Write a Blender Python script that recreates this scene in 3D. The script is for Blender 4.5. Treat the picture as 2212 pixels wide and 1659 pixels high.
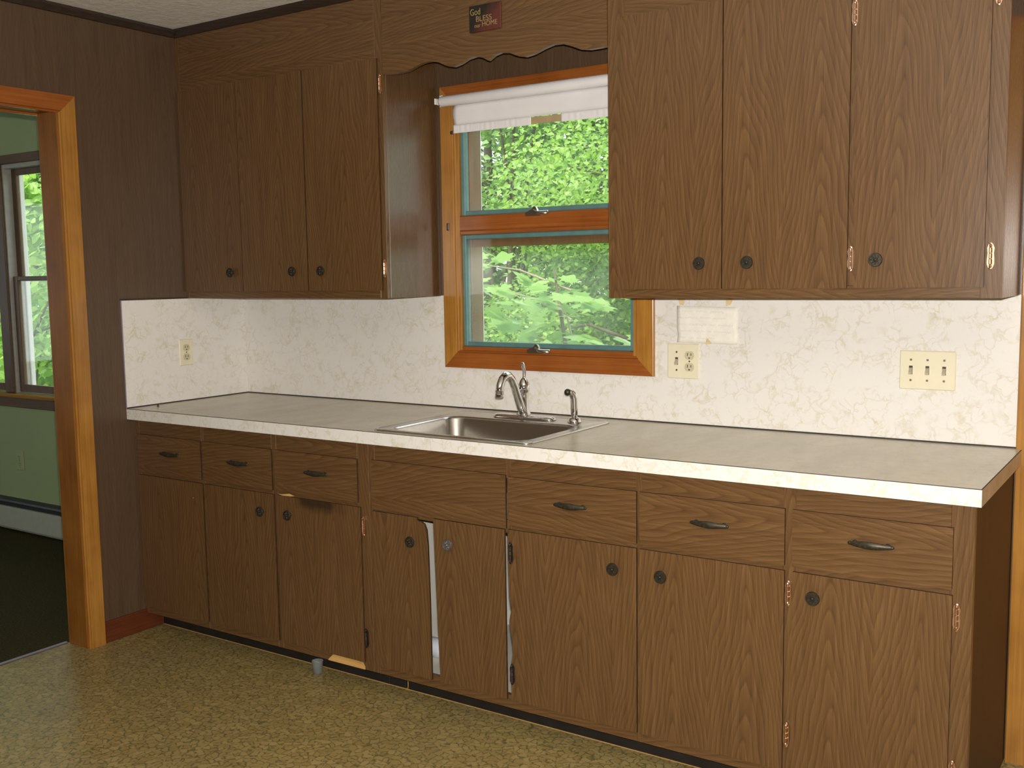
import bpy, bmesh, math, random
from mathutils import Vector, Matrix

random.seed(11)
SC = bpy.context.scene
COL = SC.collection
for o in list(bpy.data.objects):
    bpy.data.objects.remove(o)

# ------------------------------------------------------------------ camera
CAM = Vector((3.5427, -3.1686, 1.419))
YAW, PITCH, ROLL, FPX = 0.5897, -0.1051, 0.0149, 2230.94
R3 = Matrix.Rotation(YAW, 3, 'Z') @ Matrix.Rotation(PITCH, 3, 'X') @ Matrix.Rotation(ROLL, 3, 'Y')
def cam_matrix(off=(0, 0, 0)):
    m = Matrix((R3.col[0], R3.col[2], -R3.col[1])).transposed().to_4x4()
    p = CAM + R3 @ Vector(off)
    m.translation = p
    return m
cd = bpy.data.cameras.new('camera')
cd.sensor_fit = 'HORIZONTAL'; cd.sensor_width = 36.0; cd.lens = FPX / 2212 * 36.0
cd.clip_start = 0.02; cd.clip_end = 200
cam = bpy.data.objects.new('camera', cd); COL.objects.link(cam)
cam.matrix_world = cam_matrix()
SC.camera = cam

# ------------------------------------------------------------------ light
w = bpy.data.worlds.new('overcast_sky'); SC.world = w; w.use_nodes = True
bg = w.node_tree.nodes['Background']
bg.inputs[0].default_value = (0.86, 0.95, 1.0, 1); bg.inputs[1].default_value = 2.4
sd = bpy.data.lights.new('sun', 'SUN'); sd.energy = 4.0; sd.angle = math.radians(6); sd.color = (1, 0.96, 0.86)
sun = bpy.data.objects.new('sun', sd); COL.objects.link(sun)
sun.rotation_euler = Vector((0.25, 0.55, -1)).to_track_quat('-Z', 'Y').to_euler(); sun.location = (0, 0, 12)
# the flash of the camera that took the picture
fd = bpy.data.lights.new('camera_flash', 'AREA'); fd.shape = 'RECTANGLE'; fd.size = 0.035; fd.size_y = 0.02
fd.energy = 100.0; fd.color = (1.0, 0.95, 0.885)
fl = bpy.data.objects.new('camera_flash', fd); COL.objects.link(fl)
fl.matrix_world = cam_matrix((0.010, 0.0, 0.055))
SC.view_settings.view_transform = 'Standard'; SC.view_settings.look = 'None'
SC.view_settings.exposure = 0.0; SC.view_settings.gamma = 1.0; SC.view_settings.use_curve_mapping = False

# ------------------------------------------------------------------ materials
def new_mat(name):
    m = bpy.data.materials.new(name); m.use_nodes = True
    nt = m.node_tree
    return m, nt, nt.nodes, nt.links, nt.nodes['Principled BSDF']
def N(nt, kind, **kw):
    n = nt.nodes.new(kind)
    for k, v in kw.items():
        setattr(n, k, v)
    return n
def M2(nt, op, a, b=None, c=None, clamp=False):
    n = nt.nodes.new('ShaderNodeMath'); n.operation = op; n.use_clamp = clamp
    for i, v in enumerate((a, b, c)):
        if v is None: continue
        if isinstance(v, (int, float)): n.inputs[i].default_value = v
        else: nt.links.new(v, n.inputs[i])
    return n.outputs[0]
def ramp(nt, fac, stops):
    n = nt.nodes.new('ShaderNodeValToRGB'); e = n.color_ramp.elements
    while len(e) < len(stops): e.new(0.5)
    for i, (p, c) in enumerate(stops):
        e[i].position = p; e[i].color = tuple(c) + (1,) if len(c) == 3 else c
    nt.links.new(fac, n.inputs[0])
    return n.outputs[0]
def mixc(nt, fac, a, b, mode='MIX'):
    n = nt.nodes.new('ShaderNodeMix'); n.data_type = 'RGBA'; n.blend_type = mode
    if isinstance(fac, (int, float)): n.inputs[0].default_value = fac
    else: nt.links.new(fac, n.inputs[0])
    for i, v in ((6, a), (7, b)):
        if isinstance(v, tuple): n.inputs[i].default_value = v if len(v) == 4 else v + (1,)
        else: nt.links.new(v, n.inputs[i])
    return n.outputs[2]
def mapped(nt, src, scale, loc=(0, 0, 0)):
    n = nt.nodes.new('ShaderNodeMapping'); n.inputs['Scale'].default_value = scale; n.inputs['Location'].default_value = loc
    nt.links.new(src, n.inputs[0]); return n.outputs[0]
def noise(nt, vec, scale=1.0, detail=2.0, rough=0.5, dist=0.0):
    n = nt.nodes.new('ShaderNodeTexNoise'); n.inputs['Scale'].default_value = scale
    n.inputs['Detail'].default_value = detail; n.inputs['Roughness'].default_value = rough; n.inputs['Distortion'].default_value = dist
    nt.links.new(vec, n.inputs['Vector']); return n.outputs[0]
def bump(nt, h, strength, dist, bs):
    b = nt.nodes.new('ShaderNodeBump'); b.inputs['Strength'].default_value = strength; b.inputs['Distance'].default_value = dist
    nt.links.new(h, b.inputs['Height']); nt.links.new(b.outputs[0], bs.inputs['Normal'])

def plain(name, col, rough=0.5, metal=0.0, spec=0.5, var=0.06, vs=30.0):
    m, nt, ns, lk, bs = new_mat(name)
    tc = N(nt, 'ShaderNodeTexCoord')
    f = noise(nt, tc.outputs['Object'], vs, 3)
    lo = tuple(c * (1 - var) for c in col); hi = tuple(min(1, c * (1 + var)) for c in col)
    lk.new(ramp(nt, f, [(0.3, lo), (0.7, hi)]), bs.inputs['Base Color'])
    bs.inputs['Roughness'].default_value = rough; bs.inputs['Metallic'].default_value = metal
    bs.inputs['Specular IOR Level'].default_value = spec
    return m

def laminate(name, dark, mid, light, rough=0.30, period=0.215, f1=74.0, f2=12.0, contrast=1.0, spec=0.55):
    """printed wood-grain laminate: UV = (across, along) in metres, nested cathedral arches plus fine pores"""
    m, nt, ns, lk, bs = new_mat(name)
    uv = N(nt, 'ShaderNodeUVMap'); s = N(nt, 'ShaderNodeSeparateXYZ'); lk.new(uv.outputs[0], s.inputs[0])
    u, v = s.outputs[0], s.outputs[1]
    w1 = noise(nt, mapped(nt, uv.outputs[0], (5.0, 1.7, 1)), 1.0, 2.0)
    w2 = noise(nt, mapped(nt, uv.outputs[0], (20.0, 2.2, 1)), 1.0, 2.0)
    uu = M2(nt, 'ADD', u, M2(nt, 'MULTIPLY', M2(nt, 'SUBTRACT', w1, 0.5), 0.10))
    t = M2(nt, 'PINGPONG', uu, period / 2)
    r = M2(nt, 'SQRT', M2(nt, 'ADD', M2(nt, 'MULTIPLY', t, t), 0.00006))
    ph = M2(nt, 'ADD', M2(nt, 'ADD', M2(nt, 'MULTIPLY', r, f1), M2(nt, 'MULTIPLY', v, f2)), M2(nt, 'MULTIPLY', w2, 1.5))
    fr = M2(nt, 'FRACT', ph)
    fine = noise(nt, mapped(nt, uv.outputs[0], (420.0, 9.0, 1)), 1.0, 2.0, 0.6)
    fine2 = noise(nt, mapped(nt, uv.outputs[0], (90.0, 2.2, 1)), 1.0, 3.0, 0.6)
    rings = ramp(nt, fr, [(0.0, (0.15,) * 3), (0.16, (0.42,) * 3), (0.55, (0.62,) * 3), (0.86, (0.8,) * 3), (1.0, (0.15,) * 3)])
    val = M2(nt, 'ADD', M2(nt, 'MULTIPLY', rings, 0.42 * contrast), M2(nt, 'ADD', M2(nt, 'MULTIPLY', fine, 0.45), M2(nt, 'MULTIPLY', fine2, 0.5)))
    c = ramp(nt, M2(nt, 'SUBTRACT', val, 0.2 * contrast), [(0.22, dark), (0.48, mid), (0.78, light)])
    lk.new(c, bs.inputs['Base Color'])
    rr = M2(nt, 'ADD', rough - 0.05, M2(nt, 'MULTIPLY', fine, 0.1)); lk.new(rr, bs.inputs['Roughness'])
    bs.inputs['Specular IOR Level'].default_value = spec
    bump(nt, fine, 0.06, 0.001, bs)
    return m

def varnished(name, dark, light, rough=0.25, spec=0.5):
    """solid varnished pine with soft streaks along the grain"""
    m, nt, ns, lk, bs = new_mat(name)
    uv = N(nt, 'ShaderNodeUVMap')
    a = noise(nt, mapped(nt, uv.outputs[0], (110.0, 2.5, 1)), 1.0, 3.0, 0.6, 0.4)
    b = noise(nt, mapped(nt, uv.outputs[0], (9.0, 5.0, 1)), 1.0, 3.0, 0.55)
    f = M2(nt, 'ADD', M2(nt, 'MULTIPLY', a, 0.55), M2(nt, 'MULTIPLY', b, 0.5))
    lk.new(ramp(nt, f, [(0.36, dark), (0.68, light)]), bs.inputs['Base Color'])
    bs.inputs['Roughness'].default_value = rough; bs.inputs['Specular IOR Level'].default_value = spec
    return m

def veined(name, base, vein, rough, dirt=0.0):
    """white laminate with gold-olive vein print"""
    m, nt, ns, lk, bs = new_mat(name)
    uv = N(nt, 'ShaderNodeUVMap')
    warp = N(nt, 'ShaderNodeTexNoise'); warp.inputs['Scale'].default_value = 20; warp.inputs['Detail'].default_value = 4
    lk.new(uv.outputs[0], warp.inputs['Vector'])
    va = N(nt, 'ShaderNodeVectorMath', operation='MULTIPLY_ADD')
    lk.new(warp.outputs['Color'], va.inputs[0]); va.inputs[1].default_value = (0.11, 0.11, 0); lk.new(uv.outputs[0], va.inputs[2])
    vo = N(nt, 'ShaderNodeTexVoronoi', feature='DISTANCE_TO_EDGE'); vo.inputs['Scale'].default_value = 24
    lk.new(va.outputs[0], vo.inputs['Vector'])
    vo2 = N(nt, 'ShaderNodeTexVoronoi', feature='DISTANCE_TO_EDGE'); vo2.inputs['Scale'].default_value = 46
    lk.new(va.outputs[0], vo2.inputs['Vector'])
    l1 = M2(nt, 'SUBTRACT', 1.0, M2(nt, 'MULTIPLY', vo.outputs['Distance'], 13.0), clamp=True)
    l2 = M2(nt, 'SUBTRACT', 1.0, M2(nt, 'MULTIPLY', vo2.outputs['Distance'], 8.0), clamp=True)
    mask = noise(nt, uv.outputs[0], 12.0, 3.0, 0.6)
    mk = ramp(nt, mask, [(0.41, (0, 0, 0)), (0.54, (1, 1, 1))])
    mask2 = noise(nt, uv.outputs[0], 19.0, 2.0, 0.5)
    mk2 = ramp(nt, mask2, [(0.5, (0, 0, 0)), (0.66, (1, 1, 1))])
    f = M2(nt, 'MULTIPLY', M2(nt, 'ADD', M2(nt, 'MULTIPLY', l1, 0.55), M2(nt, 'MULTIPLY', M2(nt, 'MULTIPLY', l2, mk2), 0.55)), mk, clamp=True)
    f = M2(nt, 'MULTIPLY', f, 0.66)
    c = mixc(nt, f, base, vein)
    if dirt > 0:
        d = noise(nt, mapped(nt, uv.outputs[0], (4.0, 9.0, 1)), 1.0, 5.0, 0.6)
        c = mixc(nt, M2(nt, 'MULTIPLY', ramp(nt, d, [(0.35, (0, 0, 0)), (0.7, (1, 1, 1))]), dirt), c, (0.30, 0.26, 0.19))
    lk.new(c, bs.inputs['Base Color'])
    bs.inputs['Roughness'].default_value = rough
    return m

MT = {}
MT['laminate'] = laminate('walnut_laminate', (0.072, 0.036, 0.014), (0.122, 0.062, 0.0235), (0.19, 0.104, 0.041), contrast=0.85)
MT['side'] = laminate('cabinet_side_laminate', (0.075, 0.036, 0.014), (0.11, 0.056, 0.022), (0.15, 0.082, 0.033), rough=0.27, contrast=0.6, spec=0.8)
MT['door_edge'] = plain('dark_door_edge', (0.055, 0.030, 0.014), 0.75, spec=0.15, var=0.2, vs=40)
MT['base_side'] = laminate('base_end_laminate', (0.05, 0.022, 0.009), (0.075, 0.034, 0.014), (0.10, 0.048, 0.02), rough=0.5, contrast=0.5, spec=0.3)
MT['panelling'] = laminate('wall_panelling', (0.06, 0.034, 0.02), (0.095, 0.055, 0.029), (0.13, 0.079, 0.043), rough=0.4, contrast=0.45)
MT['crown'] = laminate('dark_crown', (0.02, 0.012, 0.008), (0.03, 0.018, 0.012), (0.045, 0.028, 0.018), rough=0.4)
MT['honey'] = varnished('honey_pine', (0.29, 0.122, 0.019), (0.47, 0.222, 0.043))
MT['red_pine'] = varnished('red_pine', (0.22, 0.06, 0.012), (0.36, 0.115, 0.022))
MT['jamb'] = varnished('door_jamb_pine', (0.19, 0.066, 0.010), (0.31, 0.125, 0.021), 0.42, 0.2)
MT['base_red'] = varnished('red_baseboard', (0.085, 0.020, 0.008), (0.14, 0.036, 0.013))
MT['exterior_brown'] = varnished('brown_exterior_frame', (0.13, 0.056, 0.016), (0.22, 0.105, 0.034), 0.5)
MT['dark_frame'] = varnished('dark_brown_sash', (0.085, 0.042, 0.018), (0.15, 0.078, 0.034), 0.45)
MT['raw_wood'] = varnished('raw_plywood', (0.50, 0.28, 0.08), (0.70, 0.42, 0.14), 0.6)
MT['splash'] = veined('veined_backsplash', (0.82, 0.795, 0.755), (0.52, 0.47, 0.25), 0.30)
MT['counter'] = veined('shade_toned_countertop', (0.60, 0.54, 0.42), (0.46, 0.40, 0.25), 0.25, 0.4)  # same white laminate; its duller look under grazing flash is put into the colour
MT['seam'] = plain('dark_seam', (0.025, 0.022, 0.018), 0.6)
MT['steel_trim'] = plain('thin_metal_trim', (0.32, 0.28, 0.36), 0.35, 0.8)
MT['kick'] = plain('black_rubber_kick', (0.013, 0.011, 0.010), 0.5, var=0.3, vs=12)
MT['inside'] = plain('pale_cabinet_interior', (0.78, 0.74, 0.66), 0.6, var=0.05, vs=8)
MT['steel'] = plain('brushed_steel', (0.62, 0.60, 0.56), 0.24, 1.0, var=0.04, vs=80)
MT['chrome'] = plain('chrome', (0.78, 0.78, 0.77), 0.07, 1.0, var=0.01)
MT['bronze'] = plain('antique_bronze', (0.065, 0.056, 0.04), 0.45, 0.7, var=0.35, vs=120)
MT['pewter'] = plain('worn_grey_knob', (0.26, 0.25, 0.25), 0.4, 0.8, var=0.25, vs=120)
MT['copper'] = plain('copper_hinge', (0.66, 0.42, 0.28), 0.33, 1.0, var=0.12, vs=60)
MT['dull_hinge'] = plain('dull_hinge', (0.10, 0.08, 0.07), 0.4, 0.9, var=0.3, vs=60)
MT['ivory'] = plain('ivory_plastic', (0.82, 0.76, 0.56), 0.38, var=0.02)
MT['ivory_dark'] = plain('aged_ivory_plastic', (0.60, 0.55, 0.38), 0.4, var=0.03)
MT['tan_plate'] = plain('painted_tan_plate', (0.40, 0.43, 0.24), 0.5, var=0.04)
MT['toggle'] = plain('toggle_plastic', (0.50, 0.43, 0.33), 0.35, var=0.04)
MT['slot'] = plain('dark_slot', (0.05, 0.042, 0.03), 0.6)
MT['screw'] = plain('screw_metal', (0.22, 0.18, 0.14), 0.4, 0.7)
MT['teal'] = plain('teal_sash_strip', (0.11, 0.22, 0.215), 0.35, var=0.1)
MT['blind'] = plain('white_blind_vinyl', (0.82, 0.80, 0.80), 0.6, var=0.03, vs=10)
MT['slat'] = plain('tan_blind_slat', (0.42, 0.32, 0.17), 0.6, var=0.1)
MT['white_paint'] = plain('white_exterior_paint', (0.84, 0.84, 0.80), 0.5, var=0.03)
MT['grey_paint'] = plain('grey_painted_track', (0.42, 0.40, 0.36), 0.45, var=0.08)
MT['green_wall'] = plain('sage_green_paint', (0.34, 0.41, 0.205), 0.7, var=0.03, vs=4)
MT['heater'] = plain('cream_heater_enamel', (0.46, 0.46, 0.38), 0.45, var=0.04)
MT['heater_dark'] = plain('heater_slot', (0.03, 0.032, 0.035), 0.5)
MT['paper'] = plain('aged_note_paper', (0.90, 0.87, 0.78), 0.7, var=0.05, vs=40)
MT['tape'] = plain('yellowed_masking_tape', (0.72, 0.56, 0.30), 0.6, var=0.1, vs=60)
MT['ink'] = plain('faded_ink', (0.50, 0.48, 0.46), 0.7, var=0.1)
MT['gold_letters'] = plain('faded_gold_lettering', (0.30, 0.22, 0.09), 0.5, var=0.3, vs=80)
MT['bottle_white'] = plain('white_bottle_plastic', (0.7, 0.74, 0.8), 0.35)
MT['bottle_red'] = plain('red_bottle_cap', (0.4, 0.07, 0.05), 0.4)
MT['bark'] = plain('tree_bark', (0.13, 0.095, 0.065), 0.85, var=0.35, vs=9)
MT['twig'] = plain('pale_twig', (0.36, 0.30, 0.2), 0.8, var=0.2, vs=9)
MT['wall_plain'] = plain('cream_wall_paint', (0.30, 0.26, 0.205), 0.7, var=0.03, vs=4)

def mat_ceiling():
    m, nt, ns, lk, bs = new_mat('textured_ceiling')
    tc = N(nt, 'ShaderNodeTexCoord')
    f = noise(nt, tc.outputs['Object'], 26, 5, 0.7)
    lk.new(ramp(nt, f, [(0.3, (0.78, 0.77, 0.72)), (0.7, (0.90, 0.89, 0.85))]), bs.inputs['Base Color'])
    bs.inputs['Roughness'].default_value = 0.85; bump(nt, f, 0.6, 0.01, bs)
    return m
MT['ceiling'] = mat_ceiling()
def mat_floor():
    m, nt, ns, lk, bs = new_mat('crackled_vinyl_floor')
    tc = N(nt, 'ShaderNodeTexCoord'); p = tc.outputs['Object']
    wn = N(nt, 'ShaderNodeTexNoise'); wn.inputs['Scale'].default_value = 30; wn.inputs['Detail'].default_value = 3; lk.new(p, wn.inputs['Vector'])
    va = N(nt, 'ShaderNodeVectorMath', operation='MULTIPLY_ADD'); lk.new(wn.outputs['Color'], va.inputs[0])
    va.inputs[1].default_value = (0.022, 0.022, 0); lk.new(p, va.inputs[2])
    vo = N(nt, 'ShaderNodeTexVoronoi', feature='DISTANCE_TO_EDGE'); vo.inputs['Scale'].default_value = 46; lk.new(va.outputs[0], vo.inputs['Vector'])
    vc = N(nt, 'ShaderNodeTexVoronoi', feature='F1'); vc.inputs['Scale'].default_value = 46; lk.new(va.outputs[0], vc.inputs['Vector'])
    brk = noise(nt, p, 70, 2)
    line = M2(nt, 'MULTIPLY', M2(nt, 'SUBTRACT', 1.0, M2(nt, 'MULTIPLY', vo.outputs['Distance'], 7.0), clamp=True),
              ramp(nt, brk, [(0.38, (0, 0, 0)), (0.55, (1, 1, 1))]))
    cell = N(nt, 'ShaderNodeSeparateColor'); lk.new(vc.outputs['Color'], cell.inputs[0])
    base = ramp(nt, cell.outputs[0], [(0.0, (0.30, 0.215, 0.07)), (0.6, (0.355, 0.262, 0.092)), (1.0, (0.40, 0.30, 0.115))])
    big = noise(nt, p, 2.2, 3)
    base = mixc(nt, ramp(nt, big, [(0.35, (0, 0, 0)), (0.75, (0.45, 0.45, 0.45))]), base, (0.24, 0.20, 0.10))
    lk.new(mixc(nt, M2(nt, 'MULTIPLY', line, 0.82), base, (0.06, 0.065, 0.03)), bs.inputs['Base Color'])
    bs.inputs['Roughness'].default_value = 0.33; bs.inputs['Specular IOR Level'].default_value = 0.35
    bump(nt, vo.outputs['Distance'], 0.12, 0.002, bs)
    return m
MT['floor'] = mat_floor()
def mat_carpet():
    m, nt, ns, lk, bs = new_mat('dark_olive_carpet')
    tc = N(nt, 'ShaderNodeTexCoord')
    f = noise(nt, tc.outputs['Object'], 130, 4, 0.7)
    lk.new(ramp(nt, f, [(0.3, (0.022, 0.019, 0.007)), (0.7, (0.085, 0.072, 0.03))]), bs.inputs['Base Color'])
    bs.inputs['Roughness'].default_value = 0.95; bs.inputs['Specular IOR Level'].default_value = 0.08; bump(nt, f, 0.8, 0.01, bs)
    return m
MT['carpet'] = mat_carpet()
def mat_ground():
    m, nt, ns, lk, bs = new_mat('grass_ground')
    tc = N(nt, 'ShaderNodeTexCoord')
    f = noise(nt, tc.outputs['Object'], 6, 6, 0.7)
    lk.new(ramp(nt, f, [(0.3, (0.06, 0.11, 0.03)), (0.7, (0.2, 0.3, 0.09))]), bs.inputs['Base Color'])
    bs.inputs['Roughness'].default_value = 0.9
    return m
MT['ground'] = mat_ground()
def mat_glass(name, haze):
    m, nt, ns, lk, bs = new_mat(name)
    out = ns['Material Output']
    tr = N(nt, 'ShaderNodeBsdfTransparent'); gl = N(nt, 'ShaderNodeBsdfGlossy'); gl.inputs['Roughness'].default_value = 0.03
    tl = N(nt, 'ShaderNodeBsdfTranslucent'); tl.inputs[0].default_value = (0.9, 0.95, 0.88, 1)
    tc = N(nt, 'ShaderNodeTexCoord'); dn = noise(nt, tc.outputs['Object'], 7, 4, 0.6)
    mz = N(nt, 'ShaderNodeMixShader'); lk.new(M2(nt, 'MULTIPLY', dn, haze * 2), mz.inputs[0]); lk.new(tr.outputs[0], mz.inputs[1]); lk.new(tl.outputs[0], mz.inputs[2])
    lw = N(nt, 'ShaderNodeLayerWeight'); lw.inputs[0].default_value = 0.5
    fz = M2(nt, 'ADD', 0.035, M2(nt, 'MULTIPLY', M2(nt, 'POWER', lw.outputs['Facing'], 5.0), 0.9))
    mx = N(nt, 'ShaderNodeMixShader'); lk.new(fz, mx.inputs[0]); lk.new(mz.outputs[0], mx.inputs[1]); lk.new(gl.outputs[0], mx.inputs[2])
    lk.new(mx.outputs[0], out.inputs['Surface'])
    return m
MT['glass'] = mat_glass('window_glass', 0.02); MT['glass_dusty'] = mat_glass('dusty_window_glass', 0.045)
MT['glass_hazy'] = mat_glass('hazy_window_glass', 0.115)
def mat_clear():
    m, nt, ns, lk, bs = new_mat('clear_plastic')
    bs.inputs['Base Color'].default_value = (0.86, 0.9, 0.9, 1); bs.inputs['Roughness'].default_value = 0.12
    bs.inputs['Transmission Weight'].default_value = 0.85; bs.inputs['IOR'].default_value = 1.4
    tc = N(nt, 'ShaderNodeTexCoord'); bump(nt, noise(nt, tc.outputs['Object'], 60, 2), 0.2, 0.002, bs)
    return m
MT['clear'] = mat_clear()
def mat_leaf(name, a, b, c, trans=0.45):
    m, nt, ns, lk, bs = new_mat(name)
    out = ns['Material Output']
    geo = N(nt, 'ShaderNodeNewGeometry'); oi = N(nt, 'ShaderNodeObjectInfo')
    rnd = M2(nt, 'FRACT', M2(nt, 'ADD', geo.outputs['Random Per Island'], oi.outputs['Random']))
    col = ramp(nt, rnd, [(0.0, a), (0.5, b), (1.0, c)])
    lk.new(col, bs.inputs['Base Color']); bs.inputs['Roughness'].default_value = 0.5
    tl = N(nt, 'ShaderNodeBsdfTranslucent'); lk.new(mixc(nt, 1.0, col, (1.0, 1.0, 0.55), 'MULTIPLY'), tl.inputs[0])
    mx = N(nt, 'ShaderNodeMixShader'); mx.inputs[0].default_value = trans
    lk.new(bs.outputs[0], mx.inputs[1]); lk.new(tl.outputs[0], mx.inputs[2]); lk.new(mx.outputs[0], out.inputs['Surface'])
    return m
MT['leaf_bright'] = mat_leaf('fresh_green_leaf', (0.26, 0.48, 0.09), (0.38, 0.62, 0.14), (0.55, 0.74, 0.24))
MT['leaf_mid'] = mat_leaf('mid_green_leaf', (0.17, 0.34, 0.09), (0.26, 0.46, 0.13), (0.38, 0.58, 0.2))
MT['leaf_maple'] = mat_leaf('pale_maple_leaf', (0.34, 0.56, 0.26), (0.42, 0.64, 0.32), (0.54, 0.74, 0.42))
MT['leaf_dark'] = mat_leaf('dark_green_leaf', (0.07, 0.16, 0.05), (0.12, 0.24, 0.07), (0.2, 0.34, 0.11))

# ------------------------------------------------------------------ mesh helpers
class MB:
    def __init__(s): s.bm = bmesh.new()
    def box(s, x0, x1, y0, y1, z0, z1, bev=0.0, seg=1):
        r = bmesh.ops.create_cube(s.bm, size=1.0)
        vs = r['verts']
        c = Vector(((x0 + x1) / 2, (y0 + y1) / 2, (z0 + z1) / 2)); d = (abs(x1 - x0), abs(y1 - y0), abs(z1 - z0))
        for v in vs: v.co = Vector((v.co.x * d[0], v.co.y * d[1], v.co.z * d[2])) + c
        if bev > 0:
            es = list({e for v in vs for e in v.link_edges})
            bmesh.ops.bevel(s.bm, geom=es, offset=min(bev, min(d) * 0.45), segments=seg, affect='EDGES', profile=0.5)
        return s
    def prism(s, pts, axis, a0, a1):
        """pts 2-D outline; axis 'x','y','z' is the extrusion axis; outline coords are the other two in order"""
        def mk(p, a):
            return {'x': (a, p[0], p[1]), 'y': (p[0], a, p[1]), 'z': (p[0], p[1], a)}[axis]
        A = [s.bm.verts.new(mk(p, a0)) for p in pts]; B = [s.bm.verts.new(mk(p, a1)) for p in pts]
        n = len(pts)
        fs = [s.bm.faces.new(A), s.bm.faces.new(B[::-1])]
        for i in range(n):
            fs.append(s.bm.faces.new((A[i], B[i], B[(i + 1) % n], A[(i + 1) % n])))
        bmesh.ops.recalc_face_normals(s.bm, faces=fs)
        return s
    def lathe(s, prof, c=(0, 0, 0), axis='z', seg=24):
        rings = []
        for r, h in prof:
            ring = []
            for i in range(seg):
                a = 2 * math.pi * i / seg
                p = (r * math.cos(a), r * math.sin(a), h)
                if axis == 'y': p = (p[0], h, p[1])
                if axis == 'x': p = (h, p[0], p[1])
                ring.append(s.bm.verts.new((p[0] + c[0], p[1] + c[1], p[2] + c[2])))
            rings.append(ring)
        fs = []
        for a, b in zip(rings[:-1], rings[1:]):
            for i in range(seg): fs.append(s.bm.faces.new((a[i], a[(i + 1) % seg], b[(i + 1) % seg], b[i])))
        fs.append(s.bm.faces.new(rings[0][::-1])); fs.append(s.bm.faces.new(rings[-1]))
        bmesh.ops.recalc_face_normals(s.bm, faces=fs)
        return s
    def tube(s, path, radii, seg=12, squash=1.0):
        P = [Vector(p) for p in path]
        if isinstance(radii, (int, float)): radii = [radii] * len(P)
        rings = []; up = Vector((1, 0, 0)); prev = None
        for i, p in enumerate(P):
            t = (P[min(i + 1, len(P) - 1)] - P[max(i - 1, 0)]).normalized()
            if prev is None:
                ref = up if abs(t.dot(up)) < 0.9 else Vector((0, 1, 0))
                n = (ref - t * ref.dot(t)).normalized()
            else: n = (prev - t * prev.dot(t)).normalized()
            prev = n; b = t.cross(n)
            rings.append([s.bm.verts.new(p + (n * math.cos(2 * math.pi * k / seg) + b * math.sin(2 * math.pi * k / seg) * squash) * radii[i]) for k in range(seg)])
        fs = []
        for a, b in zip(rings[:-1], rings[1:]):
            for i in range(seg): fs.append(s.bm.faces.new((a[i], a[(i + 1) % seg], b[(i + 1) % seg], b[i])))
        fs.append(s.bm.faces.new(rings[0][::-1])); fs.append(s.bm.faces.new(rings[-1]))
        bmesh.ops.recalc_face_normals(s.bm, faces=fs)
        return s
    def ball(s, c, r, scale=(1, 1, 1), u=14, v=9):
        o = bmesh.ops.create_uvsphere(s.bm, u_segments=u, v_segments=v, radius=r)
        for q in o['verts']: q.co = Vector((q.co.x * scale[0], q.co.y * scale[1], q.co.z * scale[2])) + Vector(c)
        return s
    def mesh(s, name, mat, grain='z', smooth=False, uvoff=None, centre=True):
        bm = s.bm
        if centre:
            xs = [v.co for v in bm.verts]
            lo = Vector([min(p[i] for p in xs) for i in range(3)]); hi = Vector([max(p[i] for p in xs) for i in range(3)])
            c = (lo + hi) / 2
        else: c = Vector((0, 0, 0))
        uvl = bm.loops.layers.uv.new('UVMap')
        if uvoff is None: uvoff = (random.uniform(0, 20), random.uniform(0, 20))
        g = 'xyz'.index(grain)
        bm.normal_update()
        for f in bm.faces:
            n = f.normal; k = max(range(3), key=lambda i: abs(n[i]))
            if k == g: ia, ib = [i for i in range(3) if i != k]
            else: ib = g; ia = [i for i in range(3) if i not in (k, g)][0]
            for l in f.loops: l[uvl].uv = (l.vert.co[ia] + uvoff[0], l.vert.co[ib] + uvoff[1])
            f.smooth = smooth
        for v in bm.verts: v.co -= c
        me = bpy.data.meshes.new(name); bm.to_mesh(me); bm.free()
        me.materials.append(MT[mat] if isinstance(mat, str) else mat)
        return me, c
    def build(s, name, mat, parent=None, grain='z', smooth=False, uvoff=None):
        me, c = s.mesh(name, mat, grain, smooth, uvoff)
        o = bpy.data.objects.new(name, me); COL.objects.link(o)
        put(o, parent, c)
        return o
WORLD = {}
def put(o, parent, pos):
    pos = Vector(pos); WORLD[o.name] = pos
    if parent is None: o.location = pos
    else:
        o.parent = parent; o.location = pos - WORLD[parent.name]
def tag(o, label, cat=None, group=None, kind=None):
    if label: o['label'] = label
    if cat: o['category'] = cat
    if group: o['group'] = group
    if kind: o['kind'] = kind
    return o
def thing(name, loc, label, cat, group=None, kind=None):
    o = bpy.data.objects.new(name, None); o.empty_display_size = 0.05; COL.objects.link(o)
    put(o, None, loc); return tag(o, label, cat, group, kind)
def box(name, mat, parent, x0, x1, y0, y1, z0, z1, bev=0.0015, grain='z', smooth=False, uvoff=None):
    return MB().box(x0, x1, y0, y1, z0, z1, bev).build(name, mat, parent, grain, smooth, uvoff)
def link(name, me, parent, pos, rot=None):
    o = bpy.data.objects.new(name, me); COL.objects.link(o); put(o, parent, pos)
    if rot: o.rotation_euler = rot
    return o
def smooth_angle(me, deg=35):
    try: me.set_sharp_from_angle(angle=math.radians(deg))
    except Exception: pass

# dimensions read off the photograph (metres)
HC, DC, LC, TC = 0.914, 0.635, 3.1407, 0.043       # worktop
ZU, DU = 1.3424, 0.3146                            # upper cabinets
DF, DT, ZK = 0.594, 0.516, 0.0705                  # base cabinet face, kick
ZC = 2.4306
X1, X2, X3 = 1.1021, 2.0017, 3.1201
XE = 3.1223

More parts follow.
